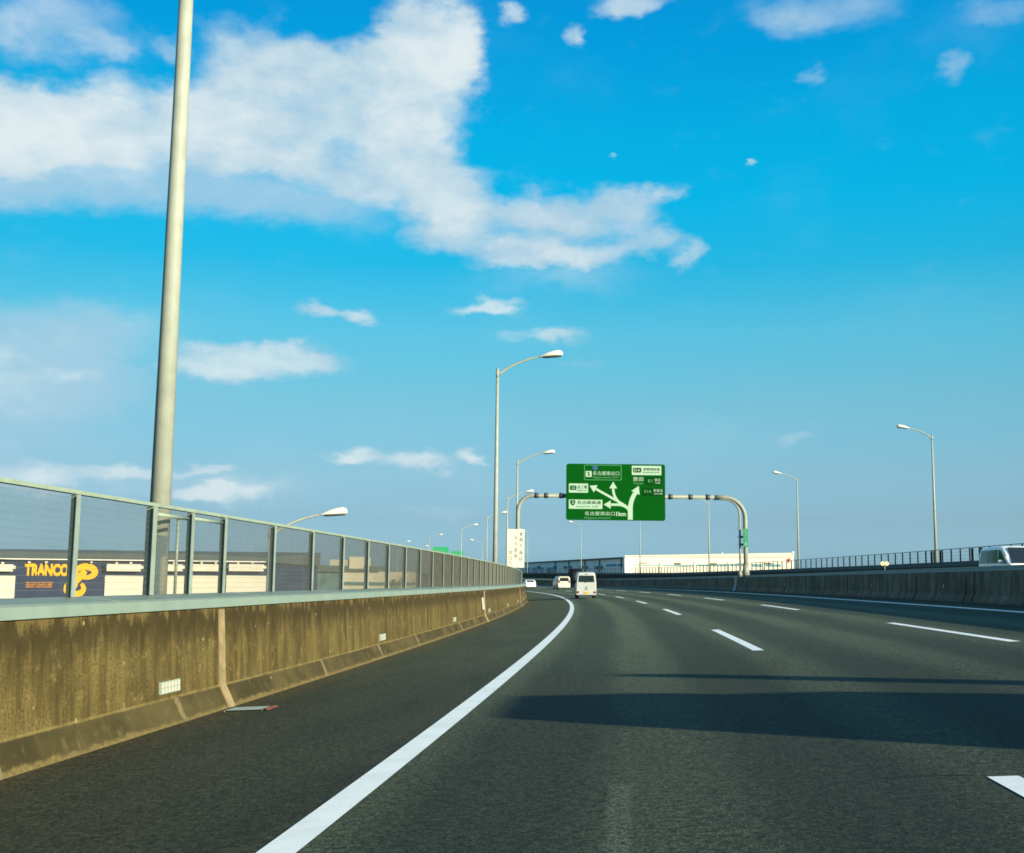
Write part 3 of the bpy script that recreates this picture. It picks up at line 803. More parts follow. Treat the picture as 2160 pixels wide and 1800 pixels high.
sbox(1590, 398, 1890, 550, Y1, 3, .04); stext('E1', 1635, 445, 1715, 500, Y2, 2); stext('東名', 1752, 425, 1860, 482, Y2, 1, 0); stext('TOMEI', 1760, 500, 1860, 523, Y2, 1)
sbox(1530, 598, 1925, 748, Y1, 3, .04); stext('E1A', 1565, 640, 1700, 690, Y2, 2); stext('新東名', 1735, 620, 1900, 678, Y2, 1, 0); stext('SHIN-TOMEI', 1745, 698, 1900, 722, Y2, 1)
sbox(170, 533, 525, 702, Y1, 1, .03); sbox(190, 570, 312, 655, Y2, 0, .08); stext('C2', 220, 590, 285, 640, Y3, 1)
stext('名二環', 330, 565, 505, 628, Y2, 0, .01); stext('MEINIKAN', 332, 648, 500, 672, Y2, 2)
sbox(170, 830, 790, 1000, Y1, 1, .03)
flat(b, [(X(x), Z(y)) for x, y in ((198, 842), (288, 842), (290, 885), (280, 915), (243, 945), (206, 915), (196, 885))], Y2, 0); stext('3', 226, 862, 262, 912, Y3, 1)
stext('名古屋高速', 325, 850, 765, 912, Y2, 0, .012); stext('NAGOYA  EXP', 310, 940, 715, 975, Y2, 2)
stext('名古屋南出口', 465, 1045, 1020, 1118, Y1, 1, 0); stext('1km', 1045, 1048, 1225, 1125, Y1, 1, .03); stext('Nagoya-minami', 455, 1146, 940, 1186, Y1, 2)


def stroke(pts, w, y, tip=None, hw=70):
    P = [Vector((X(x), Z(yy))) for x, yy in pts]; k = SWd / 1830 * .5
    Lf, Rt = [], []
    for i, p in enumerate(P):
        t = (P[min(i + 1, len(P) - 1)] - P[max(i - 1, 0)]).normalized(); n = Vector((-t.y, t.x))
        ww = (w[0] + (w[1] - w[0]) * i / (len(P) - 1)) * k; Lf.append(p + n * ww); Rt.append(p - n * ww)
    for i in range(len(P) - 1): b.face([(q.x, y, q.y) for q in (Lf[i], Lf[i + 1], Rt[i + 1], Rt[i])], 1)
    if tip:
        T = Vector((X(tip[0]), Z(tip[1]))); t = (T - P[-1]).normalized(); n = Vector((-t.y, t.x)); kk = hw * SWd / 1830
        q = [P[-1] + n * kk - t * .03, T, P[-1] - n * kk - t * .03]; b.face([(v.x, y, v.y) for v in q], 1)


def bez(p0, p1, p2, n=10): return [((1 - t) ** 2 * p0[0] + 2 * t * (1 - t) * p1[0] + t * t * p2[0], (1 - t) ** 2 * p0[1] + 2 * t * (1 - t) * p1[1] + t * t * p2[1]) for t in [i / n for i in range(n + 1)]]


stroke([(1305, 1190)] + bez((1305, 1010), (1305, 830), (1405, 690)), (90, 76), Y1, (1462, 565), 85)
stroke(bez((1284, 1030), (1262, 955), (1120, 880)) + [(960, 790), (660, 625)], (52, 42), Y1 - .005, (553, 572), 76)
stroke(bez((1120, 890), (985, 780), (990, 610)), (48, 46), Y1 - .010, (990, 492), 74)
stroke(bez((1235, 970), (1160, 915), (1050, 917)) + [(935, 917)], (40, 46), Y1 - .015, (812, 917), 76)
b.build('panel', MS, sg)
for x in (-2.4, 0, 2.4):
    q = MB(); q.box((x, .13, 0), (.14, .14, SHt * .92)); q.build('mounting_bar', M['darkmetal'], sg)

# white vertical sign on the left gantry column
PPS = F_PX / 84.0
c1 = at(1088, 1157, 83.9)
vs = thing('road_sign', 'white vertical sign with grey columns of characters on the left gantry column', 'road sign', (c1.x, c1.y, c1.z), GRZ + R(4))
w_, h_ = 36 / PPS, 80 / PPS
b = MB(); b.prism(rrect(-w_ / 2, -h_ / 2, w_ / 2, h_ / 2, .05, 3), -.04, .04, 0)
VX = lambda x: ((x - 310) / 565 - .5) * w_; VZ = lambda y: (.5 - (y - 265) / 1225) * h_
for chars, xc, ys, hw in (('豊明方面は', 765, (425, 610, 785, 1010, 1205), 52), ('名古屋南', 592, (535, 725, 925, 1115), 48), ('出口へ', 415, (1005, 1185, 1345), 52)):
    for ch, y in zip(chars, ys): text(b, ch, VX(xc - hw), VZ(y + 62), VX(xc + hw), VZ(y - 62), -.052, 1, .012)
b.build('panel', [M['creamwhite'], M['signgrey']], vs)
b = MB(); b.box((.1, .09, h_ * .3), (.9, .1, .09)); b.box((.1, .09, -h_ * .3), (.9, .1, .09)); b.build('mounting_bar', M['darkmetal'], vs)

# small green sign on the right gantry column
c2 = at(1572.5, 1135, 83.7)
ks = thing('distance_sign', 'narrow green marker sign on the right gantry column', 'road sign', (c2.x, c2.y, c2.z), GRZ)
w_, h_ = 9.5 / PPS, 39 / PPS
b = MB(); b.prism(rrect(-w_ / 2, -h_ / 2, w_ / 2, h_ / 2, .03, 3), -.03, .03, 0)
flat(b, rrect(-.06, .12, .06, .56, .05, 3), -.042, 1)
text(b, '3', -.07, -.22, .07, -.03, -.042, 1, .02); text(b, '4', -.07, -.55, .07, -.32, -.042, 2, .02)
b.build('panel', [mat('marker_green', (.005, .22, .08), .5), M['palegreen'], M['signwhite']], ks)

# two far green signs of the interchange
for (u0, u1, v0, v1, D, lab) in ((913, 946, 1154, 1176, 280, 'larger far green sign peeping over the left fence'), (952, 977, 1163, 1181, 300, 'smaller far green sign peeping over the fence near the tall post')):
    c = at((u0 + u1) / 2, (v0 + v1) / 2, D); k = D / F_PX; w_, h_ = (u1 - u0) * k, (v1 - v0) * k
    t = thing('road_sign', lab, 'road sign', (c.x, c.y, c.z), 0, 'far green signs of the interchange')
    b = MB(); b.prism(rrect(-w_ / 2, -h_ / 2, w_ / 2, h_ / 2, .12, 3), -.05, .05, 0)
    flat(b, rrect(-w_ * .42, -h_ * .1, -w_ * .05, h_ * .25, .05, 2), -.065, 1); flat(b, rrect(w_ * .1, -h_ * .1, w_ * .3, h_ * .2, .05, 2), -.065, 1)
    b.build('panel', [mat('far_sign_green', (.01, .30, .12), .5), M['palegreen']], t)
    b = MB(); b.tube([(w_ * .4, .15, -14), (w_ * .4, .15, h_ * .4)], .14, 8); b.build('column', M['gantry'], t)

# ------------------------------------------------------------------ vehicles (local frame: tail at y = 0, nose along +y)
def car(name, label, loc, rz, prof, W, paint, wheels, wr, windows, rear=None, group='cars on the road', tumble=.12, hub=True):
    """prof: list of (y, z_bottom, z_belt, z_top, width factor)"""
    t = thing(name, label, 'van' if 'van' in name else 'truck' if 'truck' in name else 'car', loc, rz, group)
    b = MB(); rings = []
    for (y, zb, zl, zt, wf) in prof:
        w = W / 2 * wf; wt_ = w - tumble * max(0.0, (zt - zl))
        h = [(w * .90, zb), (w * .985, zb + .10), (w, zb + (zl - zb) * .55), (w * .985, zl), (wt_ + (w - wt_) * .25, zl + (zt - zl) * .72), (wt_ * .955, zt - .045), (wt_ * .80, zt)]
        rings.append([(x, y, z) for x, z in h] + [(-x, y, z) for x, z in reversed(h)])
    b.grid(rings, 0, True, None, True, True)
    body = b.build('body', paint, t)
    md = body.modifiers.new('edges', 'EDGE_SPLIT'); md.split_angle = R(38)
    for nm, side, pts in windows:
        g = MB()
        if side == 'rear' or side == 'front':
            k = -1 if side == 'rear' else 1
            q = [(x, y, z) for x, y, z in pts]; g.face(q if k < 0 else q[::-1])
        else:
            for sg_ in (1, -1):
                q = [(sg_ * x, y, z) for x, y, z in pts]; g.face(q if sg_ > 0 else q[::-1]); g.build(nm, M['glass'], t); g = MB()
            continue
        g.build(nm, M['glass'], t)
    for y in wheels:
        for x in (-1, 1):
            wv = MB(); xo = x * (W / 2 - .02); xi = x * (W / 2 - .20)
            wv.tube([(xi, y, wr), (xi + x * .02, y, wr), (xo - x * .02, y, wr), (xo, y, wr)], [wr * .9, wr, wr, wr * .9], 18)
            wh = wv.build('wheel', M['rubber'], t)
            if hub:
                hb = MB(); hb.tube([(xo, y, wr), (xo + x * .012, y, wr)], wr * .62, 14); hb.build('rim', M['alloy'], wh)
    if rear:
        rear(t)
    return t


def quad(name, m, t, x0, x1, z0, z1, y, dy=-.02):
    b = MB(); b.box(((x0 + x1) / 2, y + dy / 2, (z0 + z1) / 2), (abs(x1 - x0), abs(dy), z1 - z0)); return b.build(name, M[m], t)


# small box van just ahead
def kei_rear(t):
    quad('number_plate', 'plate', t, -.165, .165, .34, .50, -.035)
    for x in (-.60, .60): quad('tail_lamp', 'red', t, x - .075, x + .075, .38, .52, -.03)
    quad('bumper', 'white', t, -.70, .70, .27, .60, 0, -.03); quad('sill_trim', 'plastic', t, -.66, .66, .20, .28, 0, -.02)  # white bumper with a black plastic strip along its lower edge
    e = MB(); e.tube([(0, -.005, .80), (0, -.025, .80)], .055, 10); e.build('emblem', M['plastic'], t)
    quad('door_handle', 'plastic', t, -.12, .12, .64, .68, -.0, -.02); quad('high_stop_lamp', 'red', t, -.09, .09, 1.72, 1.755, .03, -.06)
    for x in (-1, 1): quad('door_mirror', 'plastic', t, x * .74, x * .92, 1.05, 1.25, 2.95, .12)
    w = MB(); w.tube([(.02, -.01, 1.14), (-.32, -.012, 1.2)], .012, 5); w.build('wiper', M['plastic'], t)


KEI = [(0, .26, 1.06, 1.74, .93), (.03, .24, 1.06, 1.82, .965), (.14, .22, 1.06, 1.885, 1), (1.0, .2, 1.06, 1.90, 1), (2.2, .2, 1.06, 1.90, 1), (2.62, .2, 1.05, 1.86, 1), (3.05, .2, 1.02, 1.42, .99), (3.3, .24, .86, .98, .96), (3.39, .3, .7, .78, .88)]
s0, d0 = 84.5, 1.42
car('delivery_van', 'small white van with yellow number plate, nearest vehicle ahead in the left lane', rf(s0, d0, .004), -heading(s0), KEI, 1.475, M['white'], (.62, 2.75), .27,
    [('rear_window', 'rear', [(-.575, -.008, 1.17), (.575, -.008, 1.17), (.535, -.008, 1.64), (-.535, -.008, 1.64)]),
     ('side_window', 'side', [(.738, .25, 1.12), (.738, 1.2, 1.12), (.690, 1.2, 1.62), (.690, .25, 1.62)]), ('side_window', 'side', [(.738, 1.3, 1.12), (.738, 2.75, 1.12), (.690, 2.5, 1.62), (.690, 1.3, 1.62)])], kei_rear)


def mpv_rear(t):
    quad('number_plate', 'signwhite', t, -.18, .18, .78, .94, -.0)
    for x in (-.70, .70): quad('tail_lamp', 'red', t, x - .09, x + .09, .90, 1.25, .02, -.05)
    quad('bumper', 'offwhite', t, -.80, .80, .30, .62, 0, -.05); quad('lower_trim', 'plastic', t, -.78, .78, .2, .3, 0, -.03)
    quad('spoiler', 'offwhite', t, -.62, .62, 1.72, 1.78, .06, -.16)


MPV = [(0, .28, 1.08, 1.66, .94), (.05, .24, 1.08, 1.73, .97), (.22, .22, 1.08, 1.78, 1), (1.2, .2, 1.06, 1.82, 1), (2.4, .2, 1.04, 1.80, 1), (3.0, .2, 1.02, 1.68, 1), (3.7, .2, .98, 1.14, .99), (4.25, .24, .82, .92, .95), (4.38, .3, .65, .74, .86)]
s1_, d1_ = 160, 5.0
mp = car('white_minivan', 'cream white minivan ahead between the white van and the parapet end', rf(s1_, d1_, .004), -heading(s1_) + R(4), MPV, 1.78, M['offwhite'], (.85, 3.45), .31,
         [('rear_window', 'rear', [(-.66, -.01, 1.14), (.66, -.01, 1.14), (.58, -.01, 1.60), (-.58, -.01, 1.60)]), ('side_window', 'side', [(.888, .3, 1.12), (.888, 3.2, 1.10), (.822, 2.9, 1.58), (.822, .45, 1.62)])], mpv_rear)


def sedan_rear(t):
    quad('number_plate', 'signwhite', t, -.17, .17, .55, .70, 0)
    for x in (-.68, .68): quad('tail_lamp', 'red', t, x - .13, x + .13, .72, .84, .02, -.05)
    quad('lower_trim', 'plastic', t, -.78, .78, .18, .32, 0, -.03)


SED = [(0, .32, .78, .86, .90), (.08, .24, .86, .95, .96), (.35, .2, .90, 1.04, 1), (.95, .2, .92, 1.36, 1), (1.6, .2, .92, 1.45, 1), (2.4, .2, .92, 1.42, 1), (3.2, .2, .92, 1.02, 1), (4.1, .22, .76, .84, .97), (4.35, .3, .62, .70, .86)]
s2_, d2_ = 196, 4.45
car('white_car', 'far white sedan just emerging past the curved end of the parapet', rf(s2_, d2_, .004), -heading(s2_), SED, 1.76, M['brightwhite'], (.8, 3.45), .31,
    [('rear_window', 'rear', [(-.66, .36, 1.065), (.66, .36, 1.065), (.54, .90, 1.355), (-.54, .90, 1.355)]), ('side_window', 'side', [(.872, .75, .98), (.872, 3.0, .98), (.825, 2.5, 1.34), (.825, 1.0, 1.34)])], sedan_rear)


def dark_rear(t):
    quad('number_plate', 'signwhite', t, -.17, .17, .55, .70, 0)


DK = [(0, .4, 1.3, 2.55, .93), (.08, .34, 1.3, 2.74, .97), (.3, .3, 1.3, 2.84, 1), (3.5, .3, 1.3, 2.85, 1), (4.2, .3, 1.25, 2.6, 1), (4.8, .3, 1.15, 1.5, .98), (5.0, .4, .8, 1.0, .9)]
s3_, d3_ = 178, 9.35
car('dark_truck', 'tall dark truck half hidden behind the small white van', rf(s3_, d3_, .004), -heading(s3_), DK, 1.85, M['black'], (1.0, 4.1), .36,
    [('rear_window', 'rear', [(-.66, -.01, 1.5), (.66, -.01, 1.5), (.6, -.01, 2.2), (-.6, -.01, 2.2)])], dark_rear)


# oncoming minivan behind the median
def onc_front(t):
    for x in (-1, 1):
        b = MB(); b.box((x * .62, 4.27, .80), (.36, .14, .16)); b.build('headlamp', M['clear'], t)
        b = MB(); b.box((x * .98, 3.18, 1.16), (.22, .12, .15)); b.build('door_mirror', M['white'], t)
        b = MB(); b.box((x * .895, 2.05, 1.02), (.02, .16, .03)); b.box((x * .895, 3.0, 1.0), (.02, .16, .03)); b.build('door_handle', M['white'], t)
    b = MB(); b.box((0, 4.38, .55), (1.1, .04, .22)); b.build('grille', M['plastic'], t)
    b = MB(); b.tube([(-.5, 3.62, 1.12), (.1, 3.64, 1.13)], .012, 5); b.tube([(.1, 3.64, 1.13), (.6, 3.55, 1.15)], .012, 5); b.build('wiper', M['plastic'], t)


ONC = [(0, .3, 1.08, 1.50, .93), (.05, .26, 1.08, 1.70, .97), (.2, .22, 1.08, 1.80, 1), (1.2, .2, 1.06, 1.85, 1), (2.3, .2, 1.06, 1.84, 1), (2.75, .2, 1.06, 1.78, 1), (3.25, .2, 1.05, 1.46, 1), (3.72, .2, 1.02, 1.10, .99), (4.2, .24, .86, .96, .95), (4.36, .3, .66, .78, .86)]
so, do = 52.2, 18.55
car('white_minivan', 'white minivan coming the other way behind the median at the right edge', rf(so, do, .004), math.pi - heading(so), ONC, 1.74, M['brightwhite'], (.8, 3.45), .31,
    [('windscreen', 'front', [(-.74, 3.74, 1.11), (.74, 3.74, 1.11), (.60, 2.86, 1.77), (-.60, 2.86, 1.77)]),
     ('side_window', 'side', [(.873, .18, 1.12), (.873, 1.30, 1.12), (.806, 1.30, 1.68), (.806, .36, 1.68)]),
     ('side_window', 'side', [(.873, 1.36, 1.12), (.873, 2.32, 1.12), (.806, 2.32, 1.68), (.806, 1.36, 1.68)]),
     ('quarter_window', 'side', [(.873, 2.44, 1.12), (.873, 3.42, 1.10), (.828, 2.92, 1.50), (.806, 2.62, 1.66), (.806, 2.44, 1.68)])], onc_front)

# unseen truck and post added at right, shaped to throw the road shadows
sv, dv = 3.95, 10.15
car('shadow_truck', 'small grey box truck added out of view at right to cast the wide shadow across the lanes', rf(sv, dv, .004), -heading(sv),
    [(0, .45, 1.3, 2.24, .97), (.03, .4, 1.3, 2.27, 1), (1.95, .4, 1.3, 2.27, 1), (1.98, .4, 1.3, 2.25, .99), (2.0, .3, 1.1, 1.80, .95), (2.75, .3, 1.1, 1.80, .98), (3.2, .3, 1.0, 1.25, .97), (3.38, .35, .7, .85, .9)], 1.48, M['greysteel'], (.62, 2.75), .27,
    [('windscreen', 'front', [(-.62, 3.215, 1.27), (.62, 3.215, 1.27), (.56, 2.80, 1.80), (-.56, 2.80, 1.80)]), ('door_window', 'side', [(.74, 2.1, 1.15), (.74, 3.0, 1.15), (.69, 2.75, 1.65), (.69, 2.1, 1.65)])], None, 'cars on the road', .03)
q = rf(6.7, 12.86, 1.11)
ps = thing('shadow_sign_post', 'unseen sign post added on the median to cast the thin shadow', 'road sign', q, -heading(6.7))
b = MB(); b.tube([(0, 0, 0), (0, 0, 1.75)], .06, 10); b.build('post', M['pole'], ps)
b = MB(); b.prism(rrect(-.36, .6, .36, 1.7, .05, 3), -.10, -.07); b.build('panel', M['greysteel'], ps)

# ------------------------------------------------------------------ buildings left of the viaduct
def bpx(D):
    k = D / F_PX
    return lambda u, v: at(u, v, D)


def facade(b, D, u0, v0, u1, v1, m=0, out=.0, thick=.12):
    """a panel on a wall that faces the viewer at depth D, given by two photograph corners"""
    p, q = at(u0, v1, D), at(u1, v0, D)
    b.box(((p.x + q.x) / 2, D - out - thick / 2, (p.z + q.z) / 2), (q.x - p.x, thick, q.z - p.z), m)


D = 150.0
p, q = at(-260, 1250, D), at(563, 1168, D)
nb = thing('warehouse', 'navy warehouse with orange lettering and cream loading shutters behind the left fence', 'warehouse', ((p.x + q.x) / 2, D + 20, GZ))
o_ = Vector((nb.location.x, nb.location.y, GZ)); ztop = at(200, 1183, D).z
b = MB(); b.box(((p.x + q.x) / 2, D + 20, (GZ + ztop) / 2), (q.x - p.x, 40, ztop - GZ)); b.build('wall', M['navy'], nb, o_)
zr = at(200, 1167, D).z; b = MB()
xs = [p.x - .4 + (q.x - p.x + .8) * i / 20 for i in range(21)]
rings = [[(x, D - .5, ztop), (x, D - .5, ztop + (zr - ztop) * (1 if i < 17 else 1 - .14 * (i - 16) ** 1.2 / 2)), (x, D + 40, zr + 1.2), (x, D + 40, ztop)] for i, x in enumerate(xs)]
b.grid(rings, 0, True, None, False, True); b.build('roof', M['roofgrey'], nb, o_)
b = MB(); b.box(((p.x + q.x) / 2, D - .55, ztop + .1), (q.x - p.x, .08, .12)); b.build('gutter', M['wh_grey'], nb, o_)
for u0, u1 in ((-230, -150), (-140, -60), (-50, 33), (220, 303), (311, 391), (399, 468), (476, 562)):
    b = MB(); facade(b, D, u0, 1215, u1, 1262, 0, .0, .10)
    for k in range(7): facade(b, D, u0 + 1, 1219 + 6 * k, u1 - 1, 1219.6 + 6 * k, 0, .10, .02)
    b.build('shutter', M['cream'], nb, o_)
    a0_, a1_ = u0 + 10, u1 - 5
    b = MB(); facade(b, D, a0_, 1191, a1_, 1205, 0, .0, .9)
    facade(b, D, a0_ - 6, 1194, a0_ + 4, 1198, 0, .0, .5); facade(b, D, a1_ - 4, 1194, a1_ + 5, 1200, 0, .0, .5)
    b.build('canopy', M['cream'], nb, o_)
    for u in (u0 + 28, u0 + 58):
        c = at(u, 1188, D); b = MB(); b.tube([(c.x, D, c.z), (c.x, D - .5, c.z)], .12, 8); b.build('wall_lamp', M['cream'], nb, o_)
for u in (64, 100, 160, 195):
    c = at(u, 1186.5, D); b = MB(); b.tube([(c.x, D, c.z), (c.x, D - .5, c.z)], .12, 8); b.build('wall_lamp', M['cream'], nb, o_)
lt = MB()


def ftext(t, u0, v0, u1, v1, m, bold, y):
    a, c = at(u0, v1, D), at(u1, v0, D); text(lt, t, a.x, a.z, c.x, c.z, D - y, m, bold)


ftext('TRANCOM', 52, 1190, 163, 1215, 0, .06, .10)
# small illegible second line: short blocks of strokes
uu = 54
for i, wd in enumerate((6, 5, 6, 3, 5, 6, 6, 5, 6, 6)):
    for k in range(3): facade(lt, D, uu, 1228 + 4.4 * k, uu + wd - (1.5 if (i + k) % 3 else 0), 1230.6 + 4.4 * k, 1, .0, .08)
    facade(lt, D, uu + (0 if i % 2 else wd - 2.2), 1227.5, uu + 1.8 + (0 if i % 2 else wd - 2.2), 1240, 1, .08, .02); uu += wd + .4
# swirl emblem of two linked loops
def swirl(pts, wds):
    P = [at(u, v, D) for u, v in pts]; L_, R_ = [], []
    for i, c in enumerate(P):
        t = (P[min(i + 1, len(P) - 1)] - P[max(i - 1, 0)]); t = Vector((t.x, t.z)).normalized(); w = wds[i] * D / F_PX / 2
        L_.append((c.x - t.y * w, c.z + t.x * w)); R_.append((c.x + t.y * w, c.z - t.x * w))
    return L_, R_


lobes = [(178, 1222, 1e9)]
pts, wds = [], []
for i in range(25):      # upper loop, counter-clockwise from the crossing
    a = R(215 - 330 * i / 24); pts.append((181 + 20 * math.cos(a), 1207 - 11.5 * math.sin(a))); wds.append(7 + 7 * math.sin(math.pi * i / 24))
for y, (pp, ww) in ((.10, (pts, wds)),):
    L_, R_ = swirl(pp, ww)
    for i in range(len(pp) - 1): lt.face([(L_[i][0], D - y, L_[i][1]), (L_[i + 1][0], D - y, L_[i + 1][1]), (R_[i + 1][0], D - y, R_[i + 1][1]), (R_[i][0], D - y, R_[i][1])], 0)
pts2, wds2 = [], []
for i in range(25):
    a = R(45 - 330 * i / 24); pts2.append((159 + 18 * math.cos(a), 1241 - 13 * math.sin(a))); wds2.append(7 + 7 * math.sin(math.pi * i / 24))
L_, R_ = swirl(pts2, wds2)
for i in range(24): lt.face([(L_[i][0], D - .115, L_[i][1]), (L_[i + 1][0], D - .115, L_[i + 1][1]), (R_[i + 1][0], D - .115, R_[i + 1][1]), (R_[i][0], D - .115, R_[i][1])], 0)
pp = [(158, 1240), (160, 1228), (168, 1218), (178, 1208), (181, 1204)]; ww = [9, 13, 15, 13, 9]
L_, R_ = swirl(pp, ww)
for i in range(4): lt.face([(L_[i][0], D - .13, L_[i][1]), (L_[i + 1][0], D - .13, L_[i + 1][1]), (R_[i + 1][0], D - .13, R_[i + 1][1]), (R_[i][0], D - .13, R_[i][1])], 0)
lt.build('lettering', [M['orange'], M['orange2']], nb, o_)


def block(name, label, D, parts, depth=18, cat='building', group=None):
    """parts: (part name, u0, v_top, u1, v_bottom or None for the ground, material, forward offset)"""
    cu = sum((x[1] + x[3]) / 2 for x in parts) / len(parts); c = at(cu, 1230, D)
    t = thing(name, label, cat, (c.x, D, GZ), 0, group); off = Vector((c.x, D, GZ))
    for nm, u0, v0, u1, v1, m, fw in parts:
        b = MB(); a, e = at(u0, v1 if v1 else 1250, D), at(u1, v0, D); zb = a.z if v1 else GZ
        b.box(((a.x + e.x) / 2, D - fw + depth / 2, (zb + e.z) / 2), (e.x - a.x, depth, e.z - zb)); b.build(nm, M[m], t, off)
    return t


G2 = 'low buildings behind the left fence'
block('shop_building', 'low beige building with dark eaves and roof box seen through the left fence', 280,
      [('wall', 722, 1207, 868, None, 'beige2', 0), ('eaves', 662, 1194.5, 800, 1206, 'roofgrey', .4), ('glass_front', 662, 1206.5, 720, None, 'curtain', -.5), ('parapet', 696, 1181, 737, 1194, 'beige', .2), ('roof_box', 737, 1175, 768, 1200, 'beige2', .6), ('window', 722, 1229, 868, 1234, 'curtain', .3)], 14, 'building', G2)
block('shop_building', 'small glazed building under a brown roof sign right of the navy warehouse', 300,
      [('glass_front', 598, 1208, 655, None, 'curtain', 0), ('roof_sign', 618, 1190.5, 648, 1201, 'wh_brown', .5), ('sign_support', 632, 1201, 642, 1208, 'beige', .2), ('pillar', 681, 1198, 684, None, 'beige', .6), ('cabin', 703, 1215, 711, 1226, 'beige2', .6)], 14, 'building', G2)
# a leafless-looking scaffold mast and a bush in front of the beige wall
for u, v, r in ((820, 1226, 1.3), (836, 1216, 1.1), (846, 1208, .8), (812, 1236, 1.5)):
    pass
c = at(826, 1240, 270); tr = thing('small_tree', 'thin leaning tree in front of the low beige building', 'tree', (c.x, 270, GZ))
b = MB(); tips = []
b.tube([(0, 0, 0), (.3, 0, 5.5), (1.2, .1, 7.6)], [.18, .12, .06], 7)
for k in range(9):
    z = 5 + k * .35; a = random.uniform(0, 6.28); e = Vector((.3 + k * .13 + math.cos(a) * .9, math.sin(a) * .9, z + 1.0)); b.tube([(.25 + k * .09, 0, z), e], [.05, .015], 5); tips.append(e)
b.build('trunk', M['wh_brown'], tr)
b = MB()
for e in tips:
    for k in range(60):
        c_ = e + Vector((random.gauss(0, .45), random.gauss(0, .45), random.gauss(0, .35))); n = Vector((random.gauss(0, 1), random.gauss(0, 1), random.gauss(0, 1))).normalized(); a = n.orthogonal() * .13; bb = n.cross(a)
        b.face([c_ - a, c_ + bb * .6, c_ + a, c_ - bb * .6])
b.build('crown', M['leaf'], tr)

# ------------------------------------------------------------------ warehouses across the road
# white sunlit front
DW = 330.0
A_, B_ = at(1319, 1173.5, DW + 5), at(1674, 1168, DW - 5)
ww_ = thing('warehouse', 'long sunlit white warehouse with thin blue window strips beyond the far parapet', 'warehouse', (A_.x, A_.y, GZ))
woff = Vector((A_.x, A_.y, GZ)); wdir = Vector((B_.x - A_.x, B_.y - A_.y, 0)); WL = wdir.length; wdir /= WL; wn = Vector((-wdir.y, wdir.x, 0))     # wn points away from the viewer
def wpt(t, out, z): return Vector((A_.x, A_.y, 0)) + wdir * t + wn * (-out) + Vector((0, 0, z))
def wquad(b, t0, z0, t1, z1, out, m=0): b.face([wpt(t0, out, z0), wpt(t1, out, z0), wpt(t1, out, z1), wpt(t0, out, z1)], m)
def wslab(b, t0, z0, t1, z1, out, m=0, z2=None):
    z2 = z1 if z2 is None else z2
    F = [wpt(t0, out, z0), wpt(t1, out, z0), wpt(t1, out, z2), wpt(t0, out, z1)]; K_ = [wpt(t0, -.01 if out < 1 else -25, z0), wpt(t1, -.01 if out < 1 else -25, z0), wpt(t1, -.01 if out < 1 else -25, z2), wpt(t0, -.01 if out < 1 else -25, z1)]
    b.face(F, m); b.face([F[3], F[2], K_[2], K_[3]], m); b.face([F[0], F[3], K_[3], K_[0]], m); b.face([F[2], F[1], K_[1], K_[2]], m); b.face([F[1], F[0], K_[0], K_[1]], m)
b = MB(); F = [wpt(0, 0, GZ), wpt(WL, 0, GZ), wpt(WL, 0, B_.z), wpt(0, 0, A_.z)]; K_ = [p_ + wn * 30 for p_ in F]
b.face(F); b.face([F[3], F[2], K_[2], K_[3]]); b.face([F[2], F[1], K_[1], K_[2]]); b.face([F[0], F[3], K_[3], K_[0]]); b.face([K_[1], K_[0], K_[3], K_[2]]); b.build('wall', M['wh_white'], ww_, woff)
b = MB(); wslab(b, -.15, A_.z - .1, WL + .1, A_.z + .22, .25, 0, B_.z + .22); b.build('roof_edge', M['cream'], ww_, woff)
b = MB(); wslab(b, WL - .3, B_.z - .5, WL + .15, B_.z + .6, .35); b.build('corner_post', M['wh_white'], ww_, woff)
pxm = F_PX / DW
def tz(u, v): c = at(u, v, DW); return ((c.x - A_.x) / wdir.x, c.z)
for u0, u1, v0, v1 in ((1329, 1393, 1190.5, 1193.2), (1401, 1463, 1191.5, 1194.5), (1470, 1532, 1190.5, 1194.5), (1538, 1564, 1190.5, 1194.5), (1582, 1604, 1190.5, 1196), (1610, 1640, 1191, 1196)):
    t0, z1 = tz(u0, v0); t1, z0 = tz(u1, v1); b = MB(); wslab(b, t0, z0, t1, z1, .08); b.build('window_strip', M['wh_teal'], ww_, woff)
for u0, u1, v0, v1 in ((1353, 1368, 1186.5, 1188.5), (1425, 1438, 1187.5, 1191.3), (1497, 1512, 1188, 1191.3), (1608, 1622, 1188, 1191)):
    t0, z1 = tz(u0, v0); t1, z0 = tz(u1, v1); b = MB(); wslab(b, t0, z0, t1, z1, .12); b.build('wall_sign', M['wh_brown'], ww_, woff)
for u in (1396, 1466, 1535, 1606):
    t0, z1 = tz(u - 2, 1186); b = MB(); wslab(b, t0, GZ, t0 + .5, z1, .14); b.build('pilaster', M['cream'], ww_, woff)
t0, z1 = tz(1652, 1179.5); t1, z0 = tz(1659, 1187.5); b = MB(); wslab(b, t0, (z0 + z1) / 2, t1, z1, .1); wslab(b, t0 + .25, z0, t1 - .25, (z0 + z1) / 2, .1); b.build('wall_mark', M['wh_red'], ww_, woff)
t0, z1 = tz(1522, 1166); b = MB(); b.tube([wpt(t0, -3, A_.z), wpt(t0, -3, z1 + .3)], .1, 8); b.build('roof_vent', M['cream'], ww_, woff)

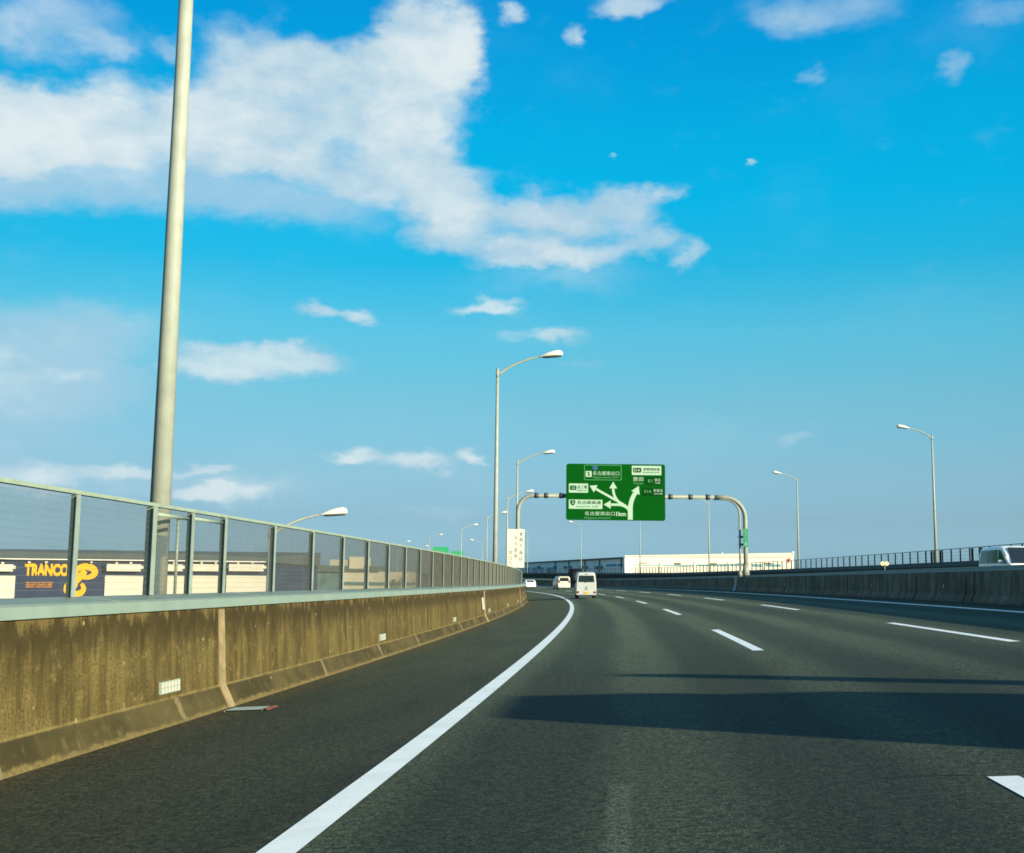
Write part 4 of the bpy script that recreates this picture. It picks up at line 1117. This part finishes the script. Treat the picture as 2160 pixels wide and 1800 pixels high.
# shaded grey front to the left of it
P0, P1 = at(1318, 1176, 334), at(1088, 1188.5, 480)
gw = thing('warehouse', 'shaded blue grey warehouse with blue doors and downpipes behind the cars', 'warehouse', (P0.x, P0.y, GZ))
goff = Vector((P0.x, P0.y, GZ)); gd = Vector((P1.x - P0.x, P1.y - P0.y, 0)); GL_ = gd.length; gd /= GL_; gn = Vector((gd.y, -gd.x, 0))
if gn.y < 0: gn = -gn
def gp(t, out, z): return Vector((P0.x, P0.y, 0)) + gd * t - gn * out + Vector((0, 0, z))
zt0 = zt1 = (P0.z + P1.z) / 2
zt0, zt1 = P0.z, P1.z
def gz(t): return zt0 + (zt1 - zt0) * t / GL_
def gslab(b, t0, z0, t1, z1, out, m=0, back=-.01):
    F = [gp(t1, out, z0), gp(t0, out, z0), gp(t0, out, z1[0] if isinstance(z1, tuple) else z1), gp(t1, out, z1[1] if isinstance(z1, tuple) else z1)]
    K_ = [f + gn * (out - back) for f in F]
    b.face(F, m); b.face([F[3], F[2], K_[2], K_[3]], m); b.face([F[0], F[3], K_[3], K_[0]], m); b.face([F[2], F[1], K_[1], K_[2]], m); b.face([F[1], F[0], K_[0], K_[1]], m)
b = MB(); gslab(b, 0, GZ, GL_, (zt0, zt1), 0, 0, -12); b.build('wall', M['wh_grey'], gw, goff)
b = MB(); gslab(b, -.2, zt0 - .35, GL_ + .3, (zt0 + .12, zt1 + .12), .5)
b.build('roof_edge', M['roofgrey'], gw, goff)
def gt(u):
    d = pixdir(u, 1215); k = d.x / d.y; return (P0.x - k * P0.y) / (k * gd.y - gd.x)
def gzv(u, v): t = gt(u); y = P0.y + gd.y * t; return at(u, v, y).z
for u0, u1 in ((1108, 1119), (1122, 1136), (1139, 1147), (1152, 1168)):
    t1, t0 = gt(u0), gt(u1); b = MB(); gslab(b, t0, GZ, t1, gzv(u1, 1197), .06); b.build('door', M['wh_blue'], gw, goff)
for u0, u1 in ((1279, 1300), (1302, 1314)):
    t1, t0 = gt(u0), gt(u1); b = MB(); gslab(b, t0, gzv(u1, 1195), t1, gzv(u1, 1190), .06); b.build('blue_panel', M['wh_blue'], gw, goff)
for u in (1172, 1201, 1235, 1266, 1312):
    t0 = gt(u); b = MB(); gslab(b, t0, GZ, t0 + .6, gz(t0) - .4, .25); b.build('downpipe', M['roofgrey'], gw, goff)
for u in (1139, 1174, 1196, 1206, 1230, 1240, 1263, 1272):
    t0 = gt(u); z = gzv(u, 1194.5); b = MB(); gslab(b, t0, z - .9, t0 + 2.2, z, .8); b.build('louvre', M['greysteel'], gw, goff)
for u0, u1 in ((1176, 1198), (1204, 1232), (1238, 1262), (1270, 1314)):
    t1, t0 = gt(u0), gt(u1); b = MB(); gslab(b, t0, GZ, t1, gzv(u1, 1199), .12); b.build('lower_panel', mat('pale_grey_panel', (1.0, .97, .90), .6, 0, .08, .3), gw, goff)
